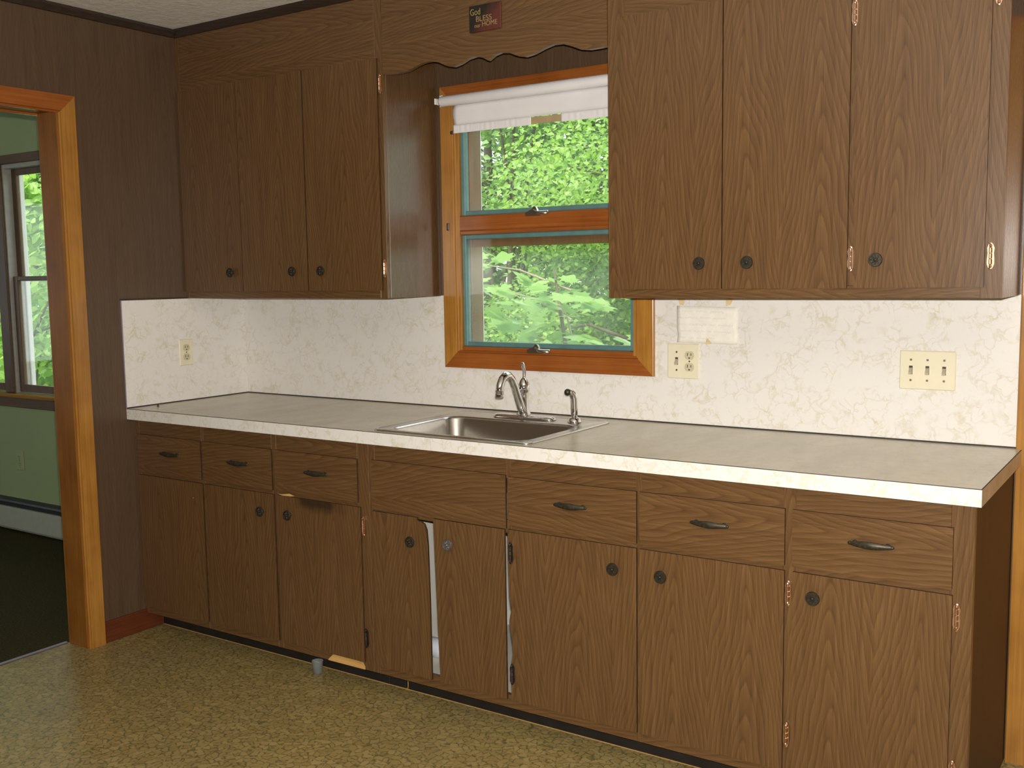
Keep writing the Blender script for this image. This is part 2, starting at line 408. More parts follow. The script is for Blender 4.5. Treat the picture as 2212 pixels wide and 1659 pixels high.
# ------------------------------------------------------------------ room shell
def struct(o, label, cat): return tag(o, label, cat, kind='structure')
XR, YF = 4.75, -4.6
struct(box('floor', 'floor', None, -0.13, XR, YF, 0.0, -0.06, 0.0, 0), 'tan crackle-patterned vinyl kitchen floor', 'floor')
box('edge_strip', 'raw_wood', bpy.data.objects['floor'], 0.014, 3.1, -DT - 0.0045, -DT - 0.0005, 0.0, 0.0015, 0.0005, 'x')
struct(box('ceiling', 'ceiling', None, -0.057, XR + .1, YF - .1, 0.16, ZC, ZC + 0.12, 0), 'textured off-white kitchen ceiling', 'ceiling')

# back wall with the window opening
WX0, WX1, WZ0, WZ1 = 1.192, 1.945, 1.138, 2.062
m = MB()
m.box(-0.057, WX0, 0, 0.13, 0, ZC).box(WX1, 3.19, 0, 0.13, 0, ZC).box(WX0, WX1, 0, 0.13, 0, WZ0).box(WX0, WX1, 0, 0.13, WZ1, ZC)
m.box(3.19, 4.02, 0, 0.13, 2.04, ZC).box(4.02, XR + .1, 0, 0.13, 0, ZC)
struct(m.build('wall_back', 'panelling', None), 'brown panelled kitchen wall behind the cabinets', 'wall')
# left wall with the doorway
YJ, YJ2, ZH = -0.866, -1.72, 2.045
m = MB()
m.box(-0.114, -0.004, YJ + 0.018, 0.0, 0, ZC).box(-0.114, -0.004, YF, YJ2 - 0.018, 0, ZC).box(-0.114, -0.004, YJ2 - 0.018, YJ + 0.018, ZH + 0.018, ZC)
wl = struct(m.build('wall_left', 'green_wall', None), 'dark brown panelled wall with a doorway', 'wall')
for a, b, z0 in ((-0.7955, -0.0, 0.0), (-1.80, -0.7962, ZH + 0.02), (-2.6, -1.803, 0.0), (-3.4, -2.603, 0.0), (YF, -3.403, 0.0)):
    z0b = z0
    box('panel', 'panelling', wl, -0.004, 0.0, a, b, z0b, ZC, 0.0008)
# the strip between the doorway jamb and the first full sheet
box('panel', 'panelling', wl, -0.004, 0.0, YJ + 0.018, -0.7962, 0, ZH + 0.02, 0.0008)
struct(box('wall_right', 'wall_plain', None, XR, XR + 0.1, YF - .1, 0.0, 0, ZC, 0), 'cream painted wall on the right side of the kitchen', 'wall')
struct(box('wall_front', 'wall_plain', None, -0.057, XR, YF - 0.1, YF, 0, ZC, 0), 'cream painted wall facing the cabinets', 'wall')
# crown strips
m = MB(); m.prism([(0.0, ZC), (0.018, ZC), (0.016, ZC - 0.01), (0.006, ZC - 0.03), (0.0, ZC - 0.032)], 'y', YF, -DU)
struct(m.build('trim_1', 'crown', None, 'y'), 'dark crown strip along the top of the left wall', 'trim')
m = MB(); m.prism([(-DU, ZC), (-DU - 0.018, ZC), (-DU - 0.016, ZC - 0.01), (-DU - 0.006, ZC - 0.03), (-DU, ZC - 0.032)], 'x', 0.0, 3.13)
struct(m.build('trim_2', 'crown', None, 'x'), 'dark crown strip along the top of the wall cabinets', 'trim')
struct(box('baseboard_left', 'base_red', None, 0.0, 0.013, -0.80, -DT, 0, 0.085, 0.003, 'y'), 'reddish wooden baseboard beside the doorway casing', 'baseboard')

# doorway on the left
d1 = thing('door_1', (0, -1.28, 0), 'orange-brown wooden doorway into the green room', 'doorway', kind='structure')
def casing_profile(w):      # across the width, thickness out of the wall
    return [(0.0, 0.0), (0.0, 0.010), (0.0025, 0.0125), (0.006, 0.0125), (0.0075, 0.0112), (0.0085, 0.0155), (0.010, 0.017), (w - 0.003, 0.0175), (w - 0.0008, 0.0165), (w, 0.014), (w, 0.0)]
def mitred(name, mat, parent, wall, a0, a1, fixed, w, out, along, mit0, mit1, grain):
    """casing board. wall 'x' (board on plane x=out0) or 'y'; along = running axis letter; profile grows from fixed towards dir"""
    m = MB(); base, sgn, wdir = out
    prof = casing_profile(w); A = []; B = []
    for q, t in prof:
        def P(l):
            c = {}; c[along] = l
            other = {'x': ('y', 'z'), 'y': ('x', 'z')}[wall]
            cross = other[0] if along == 'z' else 'z'
            c[cross] = fixed + wdir * q; c[wall] = base + sgn * t
            return (c['x'], c['y'], c['z'])
        A.append(m.bm.verts.new(P(a0 + mit0 * q))); B.append(m.bm.verts.new(P(a1 + mit1 * q)))
    n = len(prof); fs = [m.bm.faces.new(A), m.bm.faces.new(B[::-1])]
    for i in range(n): fs.append(m.bm.faces.new((A[i], B[i], B[(i + 1) % n], A[(i + 1) % n])))
    bmesh.ops.recalc_face_normals(m.bm, faces=fs)
    return m.build(name, mat, parent, grain)
CW = 0.068
mitred('casing', 'honey', d1, 'x', 0.0, ZH - 0.008, YJ + 0.004, CW, (0.0, 1, 1), 'z', 0, 1, 'z')
mitred('casing', 'honey', d1, 'x', 0.0, ZH - 0.008, YJ2 - 0.004, CW, (0.0, 1, -1), 'z', 0, 1, 'z')
mitred('casing', 'red_pine', d1, 'x', YJ2 - 0.004, YJ + 0.004, ZH - 0.008, CW, (0.0, 1, 1), 'y', -1, 1, 'y')
mitred('casing', 'honey', d1, 'x', 0.0, ZH - 0.008, YJ + 0.004, CW, (-0.114, -1, 1), 'z', 0, 1, 'z')
mitred('casing', 'red_pine', d1, 'x', YJ2 - 0.004, YJ + 0.004, ZH - 0.008, CW, (-0.114, -1, 1), 'y', -1, 1, 'y')
box('jamb', 'jamb', d1, -0.116, 0.002, YJ, YJ + 0.018, 0, ZH, 0.001)
box('jamb', 'jamb', d1, -0.116, 0.002, YJ2 - 0.018, YJ2, 0, ZH, 0.001)
box('head_jamb', 'jamb', d1, -0.116, 0.002, YJ2 - 0.018, YJ + 0.018, ZH, ZH + 0.018, 0.001, 'y')
box('threshold', 'steel_trim', d1, -0.142, -0.122, YJ2, YJ, 0.0, 0.004, 0.0015, 'y')

# doorway at the right end of the cabinets
d2 = thing('door_2', (3.6, 0, 0), 'honey wood door and casing right of the cabinets', 'door', kind='structure')
mitred('casing', 'honey', d2, 'y', 0.0, 2.03, 3.19, 0.064, (0.0, -1, -1), 'z', 0, 1, 'z')
mitred('casing', 'honey', d2, 'y', 0.0, 2.03, 4.02, 0.064, (0.0, -1, 1), 'z', 0, 1, 'z')
mitred('casing', 'red_pine', d2, 'y', 3.19, 4.02, 2.03, 0.064, (0.0, -1, 1), 'x', -1, 1, 'x')
box('door_slab', 'honey', d2, 3.195, 4.015, 0.03, 0.07, 0.008, 2.035, 0.003)
box('threshold', 'honey', d2, 3.19, 4.02, 0.002, 0.13, 0.0, 0.008, 0.002, 'x')  # added to block daylight leaking in under the slab
m = MB(); m.lathe([(0.012, 0.03), (0.012, 0.0), (0.026, -0.012), (0.028, -0.03), (0.02, -0.045), (0.004, -0.048)], (3.95, 0.0, 0.95), 'y', 18)
m.build('door_handle', 'copper', d2, smooth=True)

# ------------------------------------------------------------------ adjoining room
GX = -3.9; GYW = 0.10
struct(box('floor_adjoining', 'carpet', None, GX, -0.131, -4.0, GYW, -0.06, 0.001, 0), 'dark olive carpet in the green room', 'floor')
struct(box('ceiling_adjoining', 'ceiling', None, GX - .1, -0.057, -4.1, 0.26, ZC, ZC + 0.12, 0), 'off-white ceiling of the green room', 'ceiling')
AZ0, AZ1 = 0.80, 2.065
BX0, BX1 = -2.02, -1.05          # right window opening
AX0, AX1 = -3.02, -2.10          # left window opening
m = MB()
m.box(GX - .1, AX0, GYW, 0.185, 0, ZC).box(AX1, BX0, GYW, 0.185, 0, ZC).box(BX1, -0.057, GYW, 0.185, 0, ZC)
m.box(AX0, AX1, GYW, 0.185, 0, AZ0).box(AX0, AX1, GYW, 0.185, AZ1, ZC).box(BX0, BX1, GYW, 0.185, 0, AZ0).box(BX0, BX1, GYW, 0.185, AZ1, ZC)
struct(m.build('wall_adjoining_back', 'green_wall', None), 'sage green wall with windows seen through the doorway', 'wall')
struct(MB().box(GX - .1, GX, -4.0, -3.1, 0, ZC).box(GX - .1, GX, -1.0, GYW, 0, ZC).box(GX - .1, GX, -3.1, -1.0, 0, 0.75).box(GX - .1, GX, -3.1, -1.0, 2.08, ZC).build('wall_adjoining_left', 'green_wall', None), 'sage green far side wall of the adjoining room', 'wall')
struct(box('wall_adjoining_front', 'green_wall', None, GX - .1, -0.115, -4.1, -4.0, 0, ZC, 0), 'sage green wall opposite the adjoining room windows', 'wall')

def sash_window(name, x0, x1, label):
    t = thing(name, ((x0 + x1) / 2, GYW, AZ0), label, 'window', kind='structure')
    yi = GYW
    # grey painted jamb tracks
    for a, b in ((x0, x0 + 0.012), (x1 - 0.012, x1)): box('jamb_track', 'grey_paint', t, a, b, yi - 0.002, yi + 0.085, AZ0, AZ1, 0.001)
    box('head_track', 'grey_paint', t, x0 + 0.012, x1 - 0.012, yi - 0.002, yi + 0.085, AZ1 - 0.022, AZ1, 0.001, 'x')
    # upper sash sits outside, lower sash inside
    for z0, z1, ya, yb in ((1.425, AZ1 - 0.022, yi + 0.044, yi + 0.066), (AZ0 + 0.004, 1.452, yi + 0.016, yi + 0.040)):
        s = None
        mm = MB(); mm.box(x0 + 0.013, x0 + 0.058, ya, yb, z0, z1, 0.003); mm.box(x1 - 0.058, x1 - 0.013, ya, yb, z0, z1, 0.003)
        lowz = z0 + (0.042 if z0 < 1 else 0.026); topz = z1 - (0.024 if z0 < 1 else 0.034)
        mm.box(x0 + 0.058, x1 - 0.058, ya, yb, z0, lowz, 0.003); mm.box(x0 + 0.058, x1 - 0.058, ya, yb, topz, z1, 0.003)
        s = mm.build('sash', 'dark_frame', t, 'z')
        box('pane', 'glass', s, x0 + 0.056, x1 - 0.056, (ya + yb) / 2 - 0.002, (ya + yb) / 2 + 0.002, lowz - 0.003, topz + 0.003, 0)
    # white exterior jambs, head and sill
    for a, b in ((x0 + 0.001, x0 + 0.020), (x1 - 0.020, x1 - 0.001)): box('exterior_jamb', 'white_paint', t, a, b, yi + 0.086, yi + 0.115, AZ0 - 0.02, AZ1, 0.004)
    box('exterior_head', 'white_paint', t, x0, x1, yi + 0.086, yi + 0.12, AZ1, AZ1 + 0.08, 0.004, 'x')
    box('exterior_sill', 'white_paint', t, x0, x1, yi + 0.086, yi + 0.16, AZ0 - 0.05, AZ0 - 0.002, 0.004, 'x')
    return t
w2 = sash_window('window_2', BX0, BX1, 'double-hung window in the green wall nearest the doorway jamb')
w3 = sash_window('window_3', AX0, AX1, 'double-hung window in the green wall cut by the picture edge')
w4 = thing('added_window_4', (GX, -2.05, 0.75), 'unseen wide window added in the far side wall to daylight the green room', 'window', kind='structure')  # added out of view to let more daylight into the green room
for a, b in ((-3.1, -3.04), (-2.08, -2.02), (-1.06, -1.0)): box('stile', 'dark_frame', w4, GX - 0.08, GX - 0.03, a, b, 0.75, 2.08, 0.002)
for a, b in ((0.75, 0.81), (2.02, 2.08)): box('rail', 'dark_frame', w4, GX - 0.08, GX - 0.03, -3.04, -1.06, a, b, 0.002, 'y')
for a, b in ((-3.04, -2.08), (-2.02, -1.06)): box('pane', 'glass', w4, GX - 0.057, GX - 0.053, a, b, 0.81, 2.02, 0)
# shared brown trim
tr = thing('trim_3', (-2.0, GYW, 0.72), 'dark wooden trim around the green room windows', 'trim', kind='structure')
box('head_casing', 'dark_frame', tr, AX0 - 0.06, BX1 + 0.06, GYW - 0.018, GYW, AZ1, 2.113, 0.003, 'x')
box('mullion', 'dark_frame', tr, AX1, BX0, GYW - 0.014, GYW, AZ0, AZ1, 0.003)
box('casing', 'dark_frame', tr, AX0 - 0.06, AX0, GYW - 0.016, GYW, AZ0, AZ1, 0.003)
box('casing', 'dark_frame', tr, BX1, BX1 + 0.06, GYW - 0.016, GYW, AZ0, AZ1, 0.003)
box('sill', 'honey', tr, AX0 - 0.08, BX1 + 0.08, GYW - 0.045, GYW + 0.016, 0.776, 0.798, 0.005, 'x')
box('apron', 'dark_frame', tr, AX0 - 0.06, BX1 + 0.06, GYW - 0.014, GYW, 0.718, 0.776, 0.003, 'x')

# baseboard heater
h = thing('baseboard_heater', (-1.9, GYW, 0), 'low cream baseboard heater under the green room windows', 'heater')
box('back_plate', 'heater', h, -3.6, -0.6, GYW - 0.006, GYW - 0.001, 0.004, 0.19, 0.001, 'x')
m = MB(); m.prism([(GYW - 0.006, 0.19), (GYW - 0.046, 0.182), (GYW - 0.052, 0.172), (GYW - 0.049, 0.171), (GYW - 0.044, 0.178), (GYW - 0.006, 0.185)], 'x', -3.6, -0.6)
m.build('top_hood', 'heater_dark', h, 'x')
box('damper', 'heater_dark', h, -3.6, -0.6, GYW - 0.045, GYW - 0.038, 0.148, 0.166, 0.001, 'x')
m = MB(); m.prism([(GYW - 0.047, 0.143), (GYW - 0.054, 0.138), (GYW - 0.060, 0.03), (GYW - 0.054, 0.018), (GYW - 0.050, 0.02), (GYW - 0.055, 0.032), (GYW - 0.049, 0.136)], 'x', -3.6, -0.6)
m.build('front_cover', 'heater', h, 'x')
m = MB(); m.box(-3.58, -0.62, GYW - 0.04, GYW - 0.01, 0.07, 0.075); m.tube([(-3.58, GYW - 0.026, 0.085), (-0.62, GYW - 0.026, 0.085)], 0.011, 8)
m.build('heating_pipe', 'heater_dark', h, 'x')

# ------------------------------------------------------------------ outlets and switches
def plate_parts(t, c, wall, w, hh, kinds, pm='ivory', rm='ivory_dark'):
    """wall 'y' faces -y, wall 'x' faces +x; kinds = list of 'toggle'/'duplex' by column"""
    c = Vector(c)
    def W(a, o, z):       # a across, o outwards
        return (c.x + a, c.y - o, c.z + z) if wall == 'y' else (c.x + o, c.y + a, c.z + z)
    def bx(name, mat, par, a0, a1, o0, o1, z0, z1, bev=0.0008):
        p, q = W(a0, o0, z0), W(a1, o1, z1)
        return box(name, mat, par, min(p[0], q[0]), max(p[0], q[0]), min(p[1], q[1]), max(p[1], q[1]), min(p[2], q[2]), max(p[2], q[2]), bev)
    bx('cover_plate', pm, t, -w / 2, w / 2, 0.0, 0.006, -hh / 2, hh / 2, 0.003)
    n = len(kinds)
    def disc(name, mat, par, a, z, r, o0, o1, seg=14):
        m = MB(); p = W(a, 0, z)
        s = -1 if wall == 'y' else 1
        m.lathe([(r, s * o0), (r, s * (o0 + (o1 - o0) * 0.7)), (r * 0.85, s * o1)], p, 'y' if wall == 'y' else 'x', seg)
        return m.build(name, mat, par, smooth=False)
    for i, k in enumerate(kinds):
        a = (i - (n - 1) / 2) * 0.046
        if k == 'toggle':
            bx('toggle_slot', 'slot', t, a - 0.0052, a + 0.0052, 0.0055, 0.0064, -0.0125, 0.0125, 0)
            m = MB()
            pts = [(0.006, 0.007), (0.006, -0.009), (0.0165, -0.0125), (0.0175, -0.0065)]
            if wall == 'y': m.prism([(c.y - o, c.z + z) for o, z in pts], 'x', c.x + a - 0.0045, c.x + a + 0.0045)
            else: m.prism([(c.x + o, c.z + z) for o, z in pts], 'y', c.y + a - 0.0045, c.y + a + 0.0045)
            m.build('toggle', 'toggle', t)
            for z in (-0.030, 0.030): disc('screw', 'screw', t, a, z, 0.0034, 0.005, 0.0075)
        else:
            for z in (-0.0195, 0.0195):
                m = MB(); s = -1 if wall == 'y' else 1
                out = []
                for q in range(20):
                    th = 2 * math.pi * q / 20
                    out.append((a + 0.0168 * math.cos(th), max(-0.0138, min(0.0138, 0.0168 * math.sin(th))) + z))
                if wall == 'y': m.prism([(c.x + p, c.z + q) for p, q in out], 'y', c.y - 0.0055, c.y - 0.008)
                else: m.prism([(c.y + p, c.z + q) for p, q in out], 'x', c.x + 0.0055, c.x + 0.008)
                rc = m.build('receptacle', rm, t)
                for da, hw, hz in ((-0.0062, 0.0012, 0.0048), (0.0062, 0.0012, 0.004)):
                    bx('slot', 'slot', rc, a + da - hw, a + da + hw, 0.0075, 0.0084, z + 0.0035 - hz, z + 0.0035 + hz, 0)
                bx('ground_hole', 'slot', rc, a - 0.0024, a + 0.0024, 0.0075, 0.0084, z - 0.0105, z - 0.006, 0)
            disc('screw', 'screw', t, a, 0, 0.003, 0.005, 0.0078)
SPL = 0.004
t = thing('switch_and_outlet', (2.114, -SPL, 1.126), 'ivory wall plate with one toggle switch and a duplex outlet', 'switch')
plate_parts(t, (2.114, -SPL, 1.126), 'y', 0.113, 0.117, ['toggle', 'duplex'])
t = thing('light_switch', (2.884, -SPL, 1.125), 'ivory wall plate with three toggle switches in a row', 'switch')
plate_parts(t, (2.884, -SPL, 1.125), 'y', 0.156, 0.114, ['toggle'] * 3)
t = thing('wall_outlet', (SPL, -0.337, 1.118), 'ivory duplex outlet on the short left backsplash', 'outlet')
plate_parts(t, (SPL, -0.337, 1.118), 'x', 0.068, 0.110, ['duplex'])
t = thing('wall_outlet', (-2.02, GYW, 0.41), 'tan outlet on the green wall above the heater', 'outlet')
plate_parts(t, (-2.02, GYW, 0.41), 'y', 0.070, 0.112, ['duplex'], 'tan_plate', 'tan_plate')

# ------------------------------------------------------------------ hardware meshes shared by all cabinets
def knob_mesh(mat):
    m = MB(); R = 0.0185
    m.lathe([(0.008, 0.0), (0.008, -0.010), (0.015, -0.0125), (R, -0.014), (R, -0.017), (R * 0.93, -0.0195), (R * 0.80, -0.0195), (R * 0.76, -0.0175), (0.0035, -0.0175)], (0, 0, 0), 'y', 22)
    for k in range(8):
        a = 2 * math.pi * k / 8
        o = bmesh.ops.create_uvsphere(m.bm, u_segments=8, v_segments=5, radius=1.0)
        for v in o['verts']:
            p = Vector((v.co.x * 0.0048 + 0.0085, v.co.y * 0.0024 - 0.0178, v.co.z * 0.0021))
            v.co = Vector((p.x * math.cos(a) - p.z * math.sin(a), p.y, p.x * math.sin(a) + p.z * math.cos(a)))
    m.ball((0, -0.0185, 0), 0.0038, (1, 0.7, 1), 10, 6)
    me, c = m.mesh('knob', mat, smooth=True, centre=False); smooth_angle(me); return me
KNOB = knob_mesh('bronze'); KNOB_G = knob_mesh('pewter')
def pull_mesh():
    m = MB(); L = 0.050
    path = []; rad = []
    for i in range(13):
        a = -1 + 2 * i / 12
        path.append((a * L, -0.009 - 0.006 * (1 - a * a), 0)); rad.append(0.0034 + 0.0034 * (1 - abs(a) ** 1.5))
    m.tube(path, rad, 10, 1.45)
    for sx in (-1, 1):
        m.lathe([(0.0075, 0.0), (0.0075, -0.003), (0.0045, -0.006), (0.004, -0.012)], (sx * L * 0.80, 0, 0), 'y', 12)
        m.ball((sx * L, -0.009, 0), 0.0048, (1.4, 0.9, 1), 8, 6)
    for i in range(-3, 4): m.ball((i * 0.0095, -0.0165 + 0.006 * (i * 0.0095 / L) ** 2 * 1.0, 0), 0.0056, (0.7, 0.6, 1.3), 8, 6)
    me, c = m.mesh('drawer_pull', 'bronze', smooth=True, centre=False); smooth_angle(me); return me
PULL = pull_mesh()
def hinge_mesh(mat):
    m = MB()
    out = [(0, 0.034), (0.005, 0.030), (0.0085, 0.020), (0.0072, 0.008), (0.0085, -0.008), (0.0085, -0.02), (0.005, -0.030), (0, -0.034), (-0.005, -0.030), (-0.0085, -0.020), (-0.0085, -0.008), (-0.0072, 0.008), (-0.0085, 0.02), (-0.005, 0.030)]
    m.prism(out, 'y', 0.0, -0.002)
    for z0, z1 in ((-0.021, -0.0075), (-0.0065, 0.0065), (0.0075, 0.021)): m.lathe([(0.0032, z0), (0.0042, z0 + 0.001), (0.0042, z1 - 0.001), (0.0032, z1)], (0, -0.0045, 0), 'z', 10)
    m.lathe([(0.0026, -0.024), (0.0026, 0.024)], (0, -0.0045, 0), 'z', 8)
    for sz in (-1, 1):
        m.ball((0, -0.0045, sz * 0.0255), 0.0036, (1, 1, 1.5), 8, 6)
        m.lathe([(0.0042, -0.0015), (0.0042, -0.0035), (0.002, -0.0045)], (0, 0, sz * 0.0305), 'y', 10)
    me, c = m.mesh('hinge', mat, smooth=True, centre=False); smooth_angle(me); return me
HINGE = hinge_mesh('copper'); HINGE_D = hinge_mesh('dull_hinge')
PR = 0.008     # how far doors stand proud of the face frame

def front_panel(name, parent, x0, x1, z0, z1, yf, grain, outline=None, mat='laminate', proud=PR):
    if outline is None:
        # lipped slab with an eased edge
        m = MB(); m.box(x0, x1, yf - proud, yf - 0.0005, z0, z1)
    else:
        m = MB(); m.prism(outline, 'y', yf - proud, yf - 0.0005)
    o = m.build(name, mat, parent, grain)
    o.data.materials.append(MT['door_edge'])
    for p in o.data.polygons:
        if abs(p.normal.y) < 0.5: p.material_index = 1
    return o

# ------------------------------------------------------------------ wall cabinets
def wall_cabinet(name, x0, x1, label, doors, stiles, zt=2.185):
    t = thing(name, ((x0 + x1) / 2, -DU / 2, ZU), label, 'cabinet', 'wall cabinets on the back wall')
    YB = -DU + 0.019
    side_r = box('side_panel', 'side', t, x1 - 0.016, x1, YB, -0.001, ZU, ZC - 0.001, 0.001)
    box('side_panel', 'side', t, x0 + 0.001, x0 + 0.016, YB, -0.001, ZU, ZC - 0.001, 0.001)
    box('bottom_panel', 'side', t, x0 + 0.016, x1 - 0.016, YB, -0.001, ZU + 0.006, ZU + 0.022, 0.001, 'x')
    box('back_panel', 'inside', t, x0 + 0.016, x1 - 0.016, -0.008, -0.001, ZU + 0.022, ZC - 0.001, 0)
    box('shelf', 'inside', t, x0 + 0.017, x1 - 0.017, YB + 0.01, -0.009, 1.75, 1.766, 0.001, 'x')
    for i, (a, b) in enumerate(stiles): box('stile', 'laminate', t, a, b, -DU, YB, ZU + (0.0345 if 0 < i < len(stiles) - 1 else 0), ZC - 0.001 if i in (0, len(stiles) - 1) else zt - 0.011, 0.0003)
    xi0, xi1 = stiles[0][1], stiles[-1][0]
    box('bottom_rail', 'laminate', t, xi0, xi1, -DU, YB, ZU, ZU + 0.034, 0.001, 'x')
    box('top_rail', 'laminate', t, xi0, xi1, -DU - 0.0005, YB, zt - 0.01, ZC - 0.001, 0.001, 'x')
    for dd in doors:
        d = front_panel('door', t, dd['x'][0], dd['x'][1], ZU + 0.028, zt, -DU, 'z', proud=dd.get('proud', PR))
        pr = dd.get('proud', PR)
        link('knob', KNOB, d, (dd['knob'], -DU - pr, 1.445))
        for z in (1.449, 2.095) if dd.get('hinge') else (): link('hinge', HINGE, d, (dd['hinge'], -DU - 0.002, z))
    return t
wall_cabinet('wall_cabinet', 0.0, X1, 'dim walnut-look wall cabinet with three doors left of the window',
    [dict(x=(0.012, 0.3545), knob=0.298, hinge=None), dict(x=(0.3595, 0.7155), knob=0.647, hinge=None, proud=0.010), dict(x=(0.7190, 1.083), knob=0.795, hinge=1.0925)],
    [(0.0, 0.02), (0.340, 0.372), (0.702, 0.734), (1.07, X1)])
wall_cabinet('wall_cabinet', X2, X3, 'large walnut-look wall cabinet right of the window in front',
    [dict(x=(2.052, 2.3745), knob=2.311, hinge=None), dict(x=(2.3778, 2.735), knob=2.457, hinge=2.7435), dict(x=(2.752, 3.078), knob=2.814, hinge=3.092)],
    [(X2, 2.058), (2.360, 2.392), (2.722, 2.765), (3.070, X3)])

# scalloped valance between the wall cabinets
sc = [(1.104, 2.126), (1.16, 2.122), (1.215, 2.125), (1.255, 2.138), (1.285, 2.145), (1.318, 2.147), (1.35, 2.14), (1.385, 2.123), (1.415, 2.117), (1.445, 2.123), (1.475, 2.135), (1.505, 2.139), (1.532, 2.133), (1.556, 2.120),
      (1.580, 2.133), (1.607, 2.139), (1.64, 2.134), (1.668, 2.121), (1.70, 2.114), (1.732, 2.118), (1.77, 2.130), (1.805, 2.138), (1.835, 2.137), (1.87, 2.125), (1.90, 2.112), (1.935, 2.106), (1.97, 2.106), (1.999, 2.107)]
m = MB(); m.prism([(1.104, ZC - 0.002)] + sc + [(1.9995, ZC - 0.002)], 'y', -DU + 0.001, -DU + 0.018)
tag(m.build('valance', 'laminate', None, 'x'), 'scalloped walnut-look valance board above the window', 'valance')

# plaque on the valance
def text_mesh(name, body, size, mat, shear=0.0, width=None):
    cu = bpy.data.curves.new(name + '_curve', 'FONT'); cu.body = body; cu.size = size; cu.extrude = 0.0004; cu.shear = shear
    cu.align_x = 'LEFT'
    o = bpy.data.objects.new(name + '_tmp', cu); COL.objects.link(o)
    dg = bpy.context.evaluated_depsgraph_get()
    me = bpy.data.meshes.new_from_object(o.evaluated_get(dg))
    bpy.data.objects.remove(o)
    if width:
        xs = [v.co.x for v in me.vertices]; k = width / (max(xs) - min(xs)); x0 = min(xs)
        for v in me.vertices: v.co.x = (v.co.x - x0) * k
    me.materials.clear(); me.materials.append(MT[mat]); me.name = name
    return me
def mat_plaque():
    m, nt, ns, lk, bs = new_mat('plaque_print')
    tc = N(nt, 'ShaderNodeTexCoord'); s = N(nt, 'ShaderNodeSeparateXYZ'); lk.new(tc.outputs['Object'], s.inputs[0])
    f = M2(nt, 'ADD', M2(nt, 'MULTIPLY', s.outputs[0], 7.0), M2(nt, 'ADD', M2(nt, 'MULTIPLY', s.outputs[2], -7.0), M2(nt, 'MULTIPLY', noise(nt, tc.outputs['Object'], 30, 3), 0.5)))
    lk.new(ramp(nt, f, [(0.05, (0.014, 0.012, 0.010)), (0.55, (0.11, 0.028, 0.02))]), bs.inputs['Base Color']); bs.inputs['Roughness'].default_value = 0.45
    return m
MT['plaque'] = mat_plaque()
pq = thing('wall_plaque', (1.551, -DU, 2.256), 'small dark red and black plaque lettered God Bless Our Home', 'plaque')
box('board', 'plaque', pq, 1.488, 1.614, -DU - 0.006, -DU + 0.001, 2.214, 2.299, 0.0015)
for body, x, z, sz, wd in (('God', 1.494, 2.268, 0.030, 0.040), ('BLESS', 1.517, 2.246, 0.025, 0.062), ('our', 1.510, 2.228, 0.018, 0.024), ('HOME', 1.541, 2.229, 0.022, 0.060)):
    o = link('lettering', text_mesh('lettering', body, sz, 'gold_letters', 0.0, wd), pq, (x, -DU - 0.0064, z), (math.radians(90), 0, 0))

# ------------------------------------------------------------------ base cabinets
ZT = HC - TC      # underside of the worktop
ZR = 0.805        # bottom of the top rail
ZD1, ZD0 = 0.808, 0.658      # drawer fronts
DO1, DO0 = 0.644, 0.100      # doors
def base_shell(name, x0, x1, label):
    t = thing(name, ((x0 + x1) / 2, -DF / 2, 0), label, 'cabinet', 'base cabinets under the worktop')
    YB = -DF + 0.019
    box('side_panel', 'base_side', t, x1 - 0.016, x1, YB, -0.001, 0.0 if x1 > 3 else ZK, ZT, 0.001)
    box('side_panel', 'inside' if x0 > 1 else 'side', t, x0 + 0.001, x0 + 0.016, YB, -0.001, ZK, ZT, 0.001)
    box('bottom_panel', 'inside', t, x0 + 0.016, x1 - 0.016, YB, -0.001, ZK + 0.006, ZK + 0.024, 0.001, 'x')
    box('back_panel', 'inside', t, x0 + 0.016, x1 - 0.016, -0.008, -0.001, ZK + 0.024, ZT, 0)
    return t
YB = -DF + 0.019
bl = base_shell('base_cabinet', 0.0, 1.2345, 'dark base cabinet in the corner beside the left wall')
box('toe_kick', 'kick', bl, 0.0, 1.2345, -DT, -DT + 0.012, 0.0, ZK + 0.004, 0.001, 'x')
for a, b in ((0.0, 0.02), (0.392, 0.404), (0.772, 0.796), (1.185, 1.2345)): box('stile', 'laminate', bl, a, b, -DF, YB, ZK, ZT, 0.001)
for a, b in ((0.02, 0.392), (0.404, 0.772), (0.796, 1.185)):
    box('top_rail', 'laminate', bl, a, b, -DF, YB, ZR - 0.004, ZT, 0.001, 'x')
    box('middle_rail', 'laminate', bl, a, b, -DF, YB, DO1 - 0.014, ZD0 + 0.012, 0.001, 'x')
    box('bottom_rail', 'laminate', bl, a, b, -DF, YB, ZK, DO0 + 0.012, 0.001, 'x')
def drawer(parent, x0, x1, px=None, z0=ZD0, z1=ZD1):
    d = front_panel('drawer', parent, x0, x1, z0, z1, -DF, 'x')
    if px: link('drawer_pull', PULL, d, (px, -DF - PR, 0.743))
    return d
drawer(bl, 0.012, 0.392, 0.216); drawer(bl, 0.401, 0.776, 0.605); drawer(bl, 0.792, 1.188, 1.002)
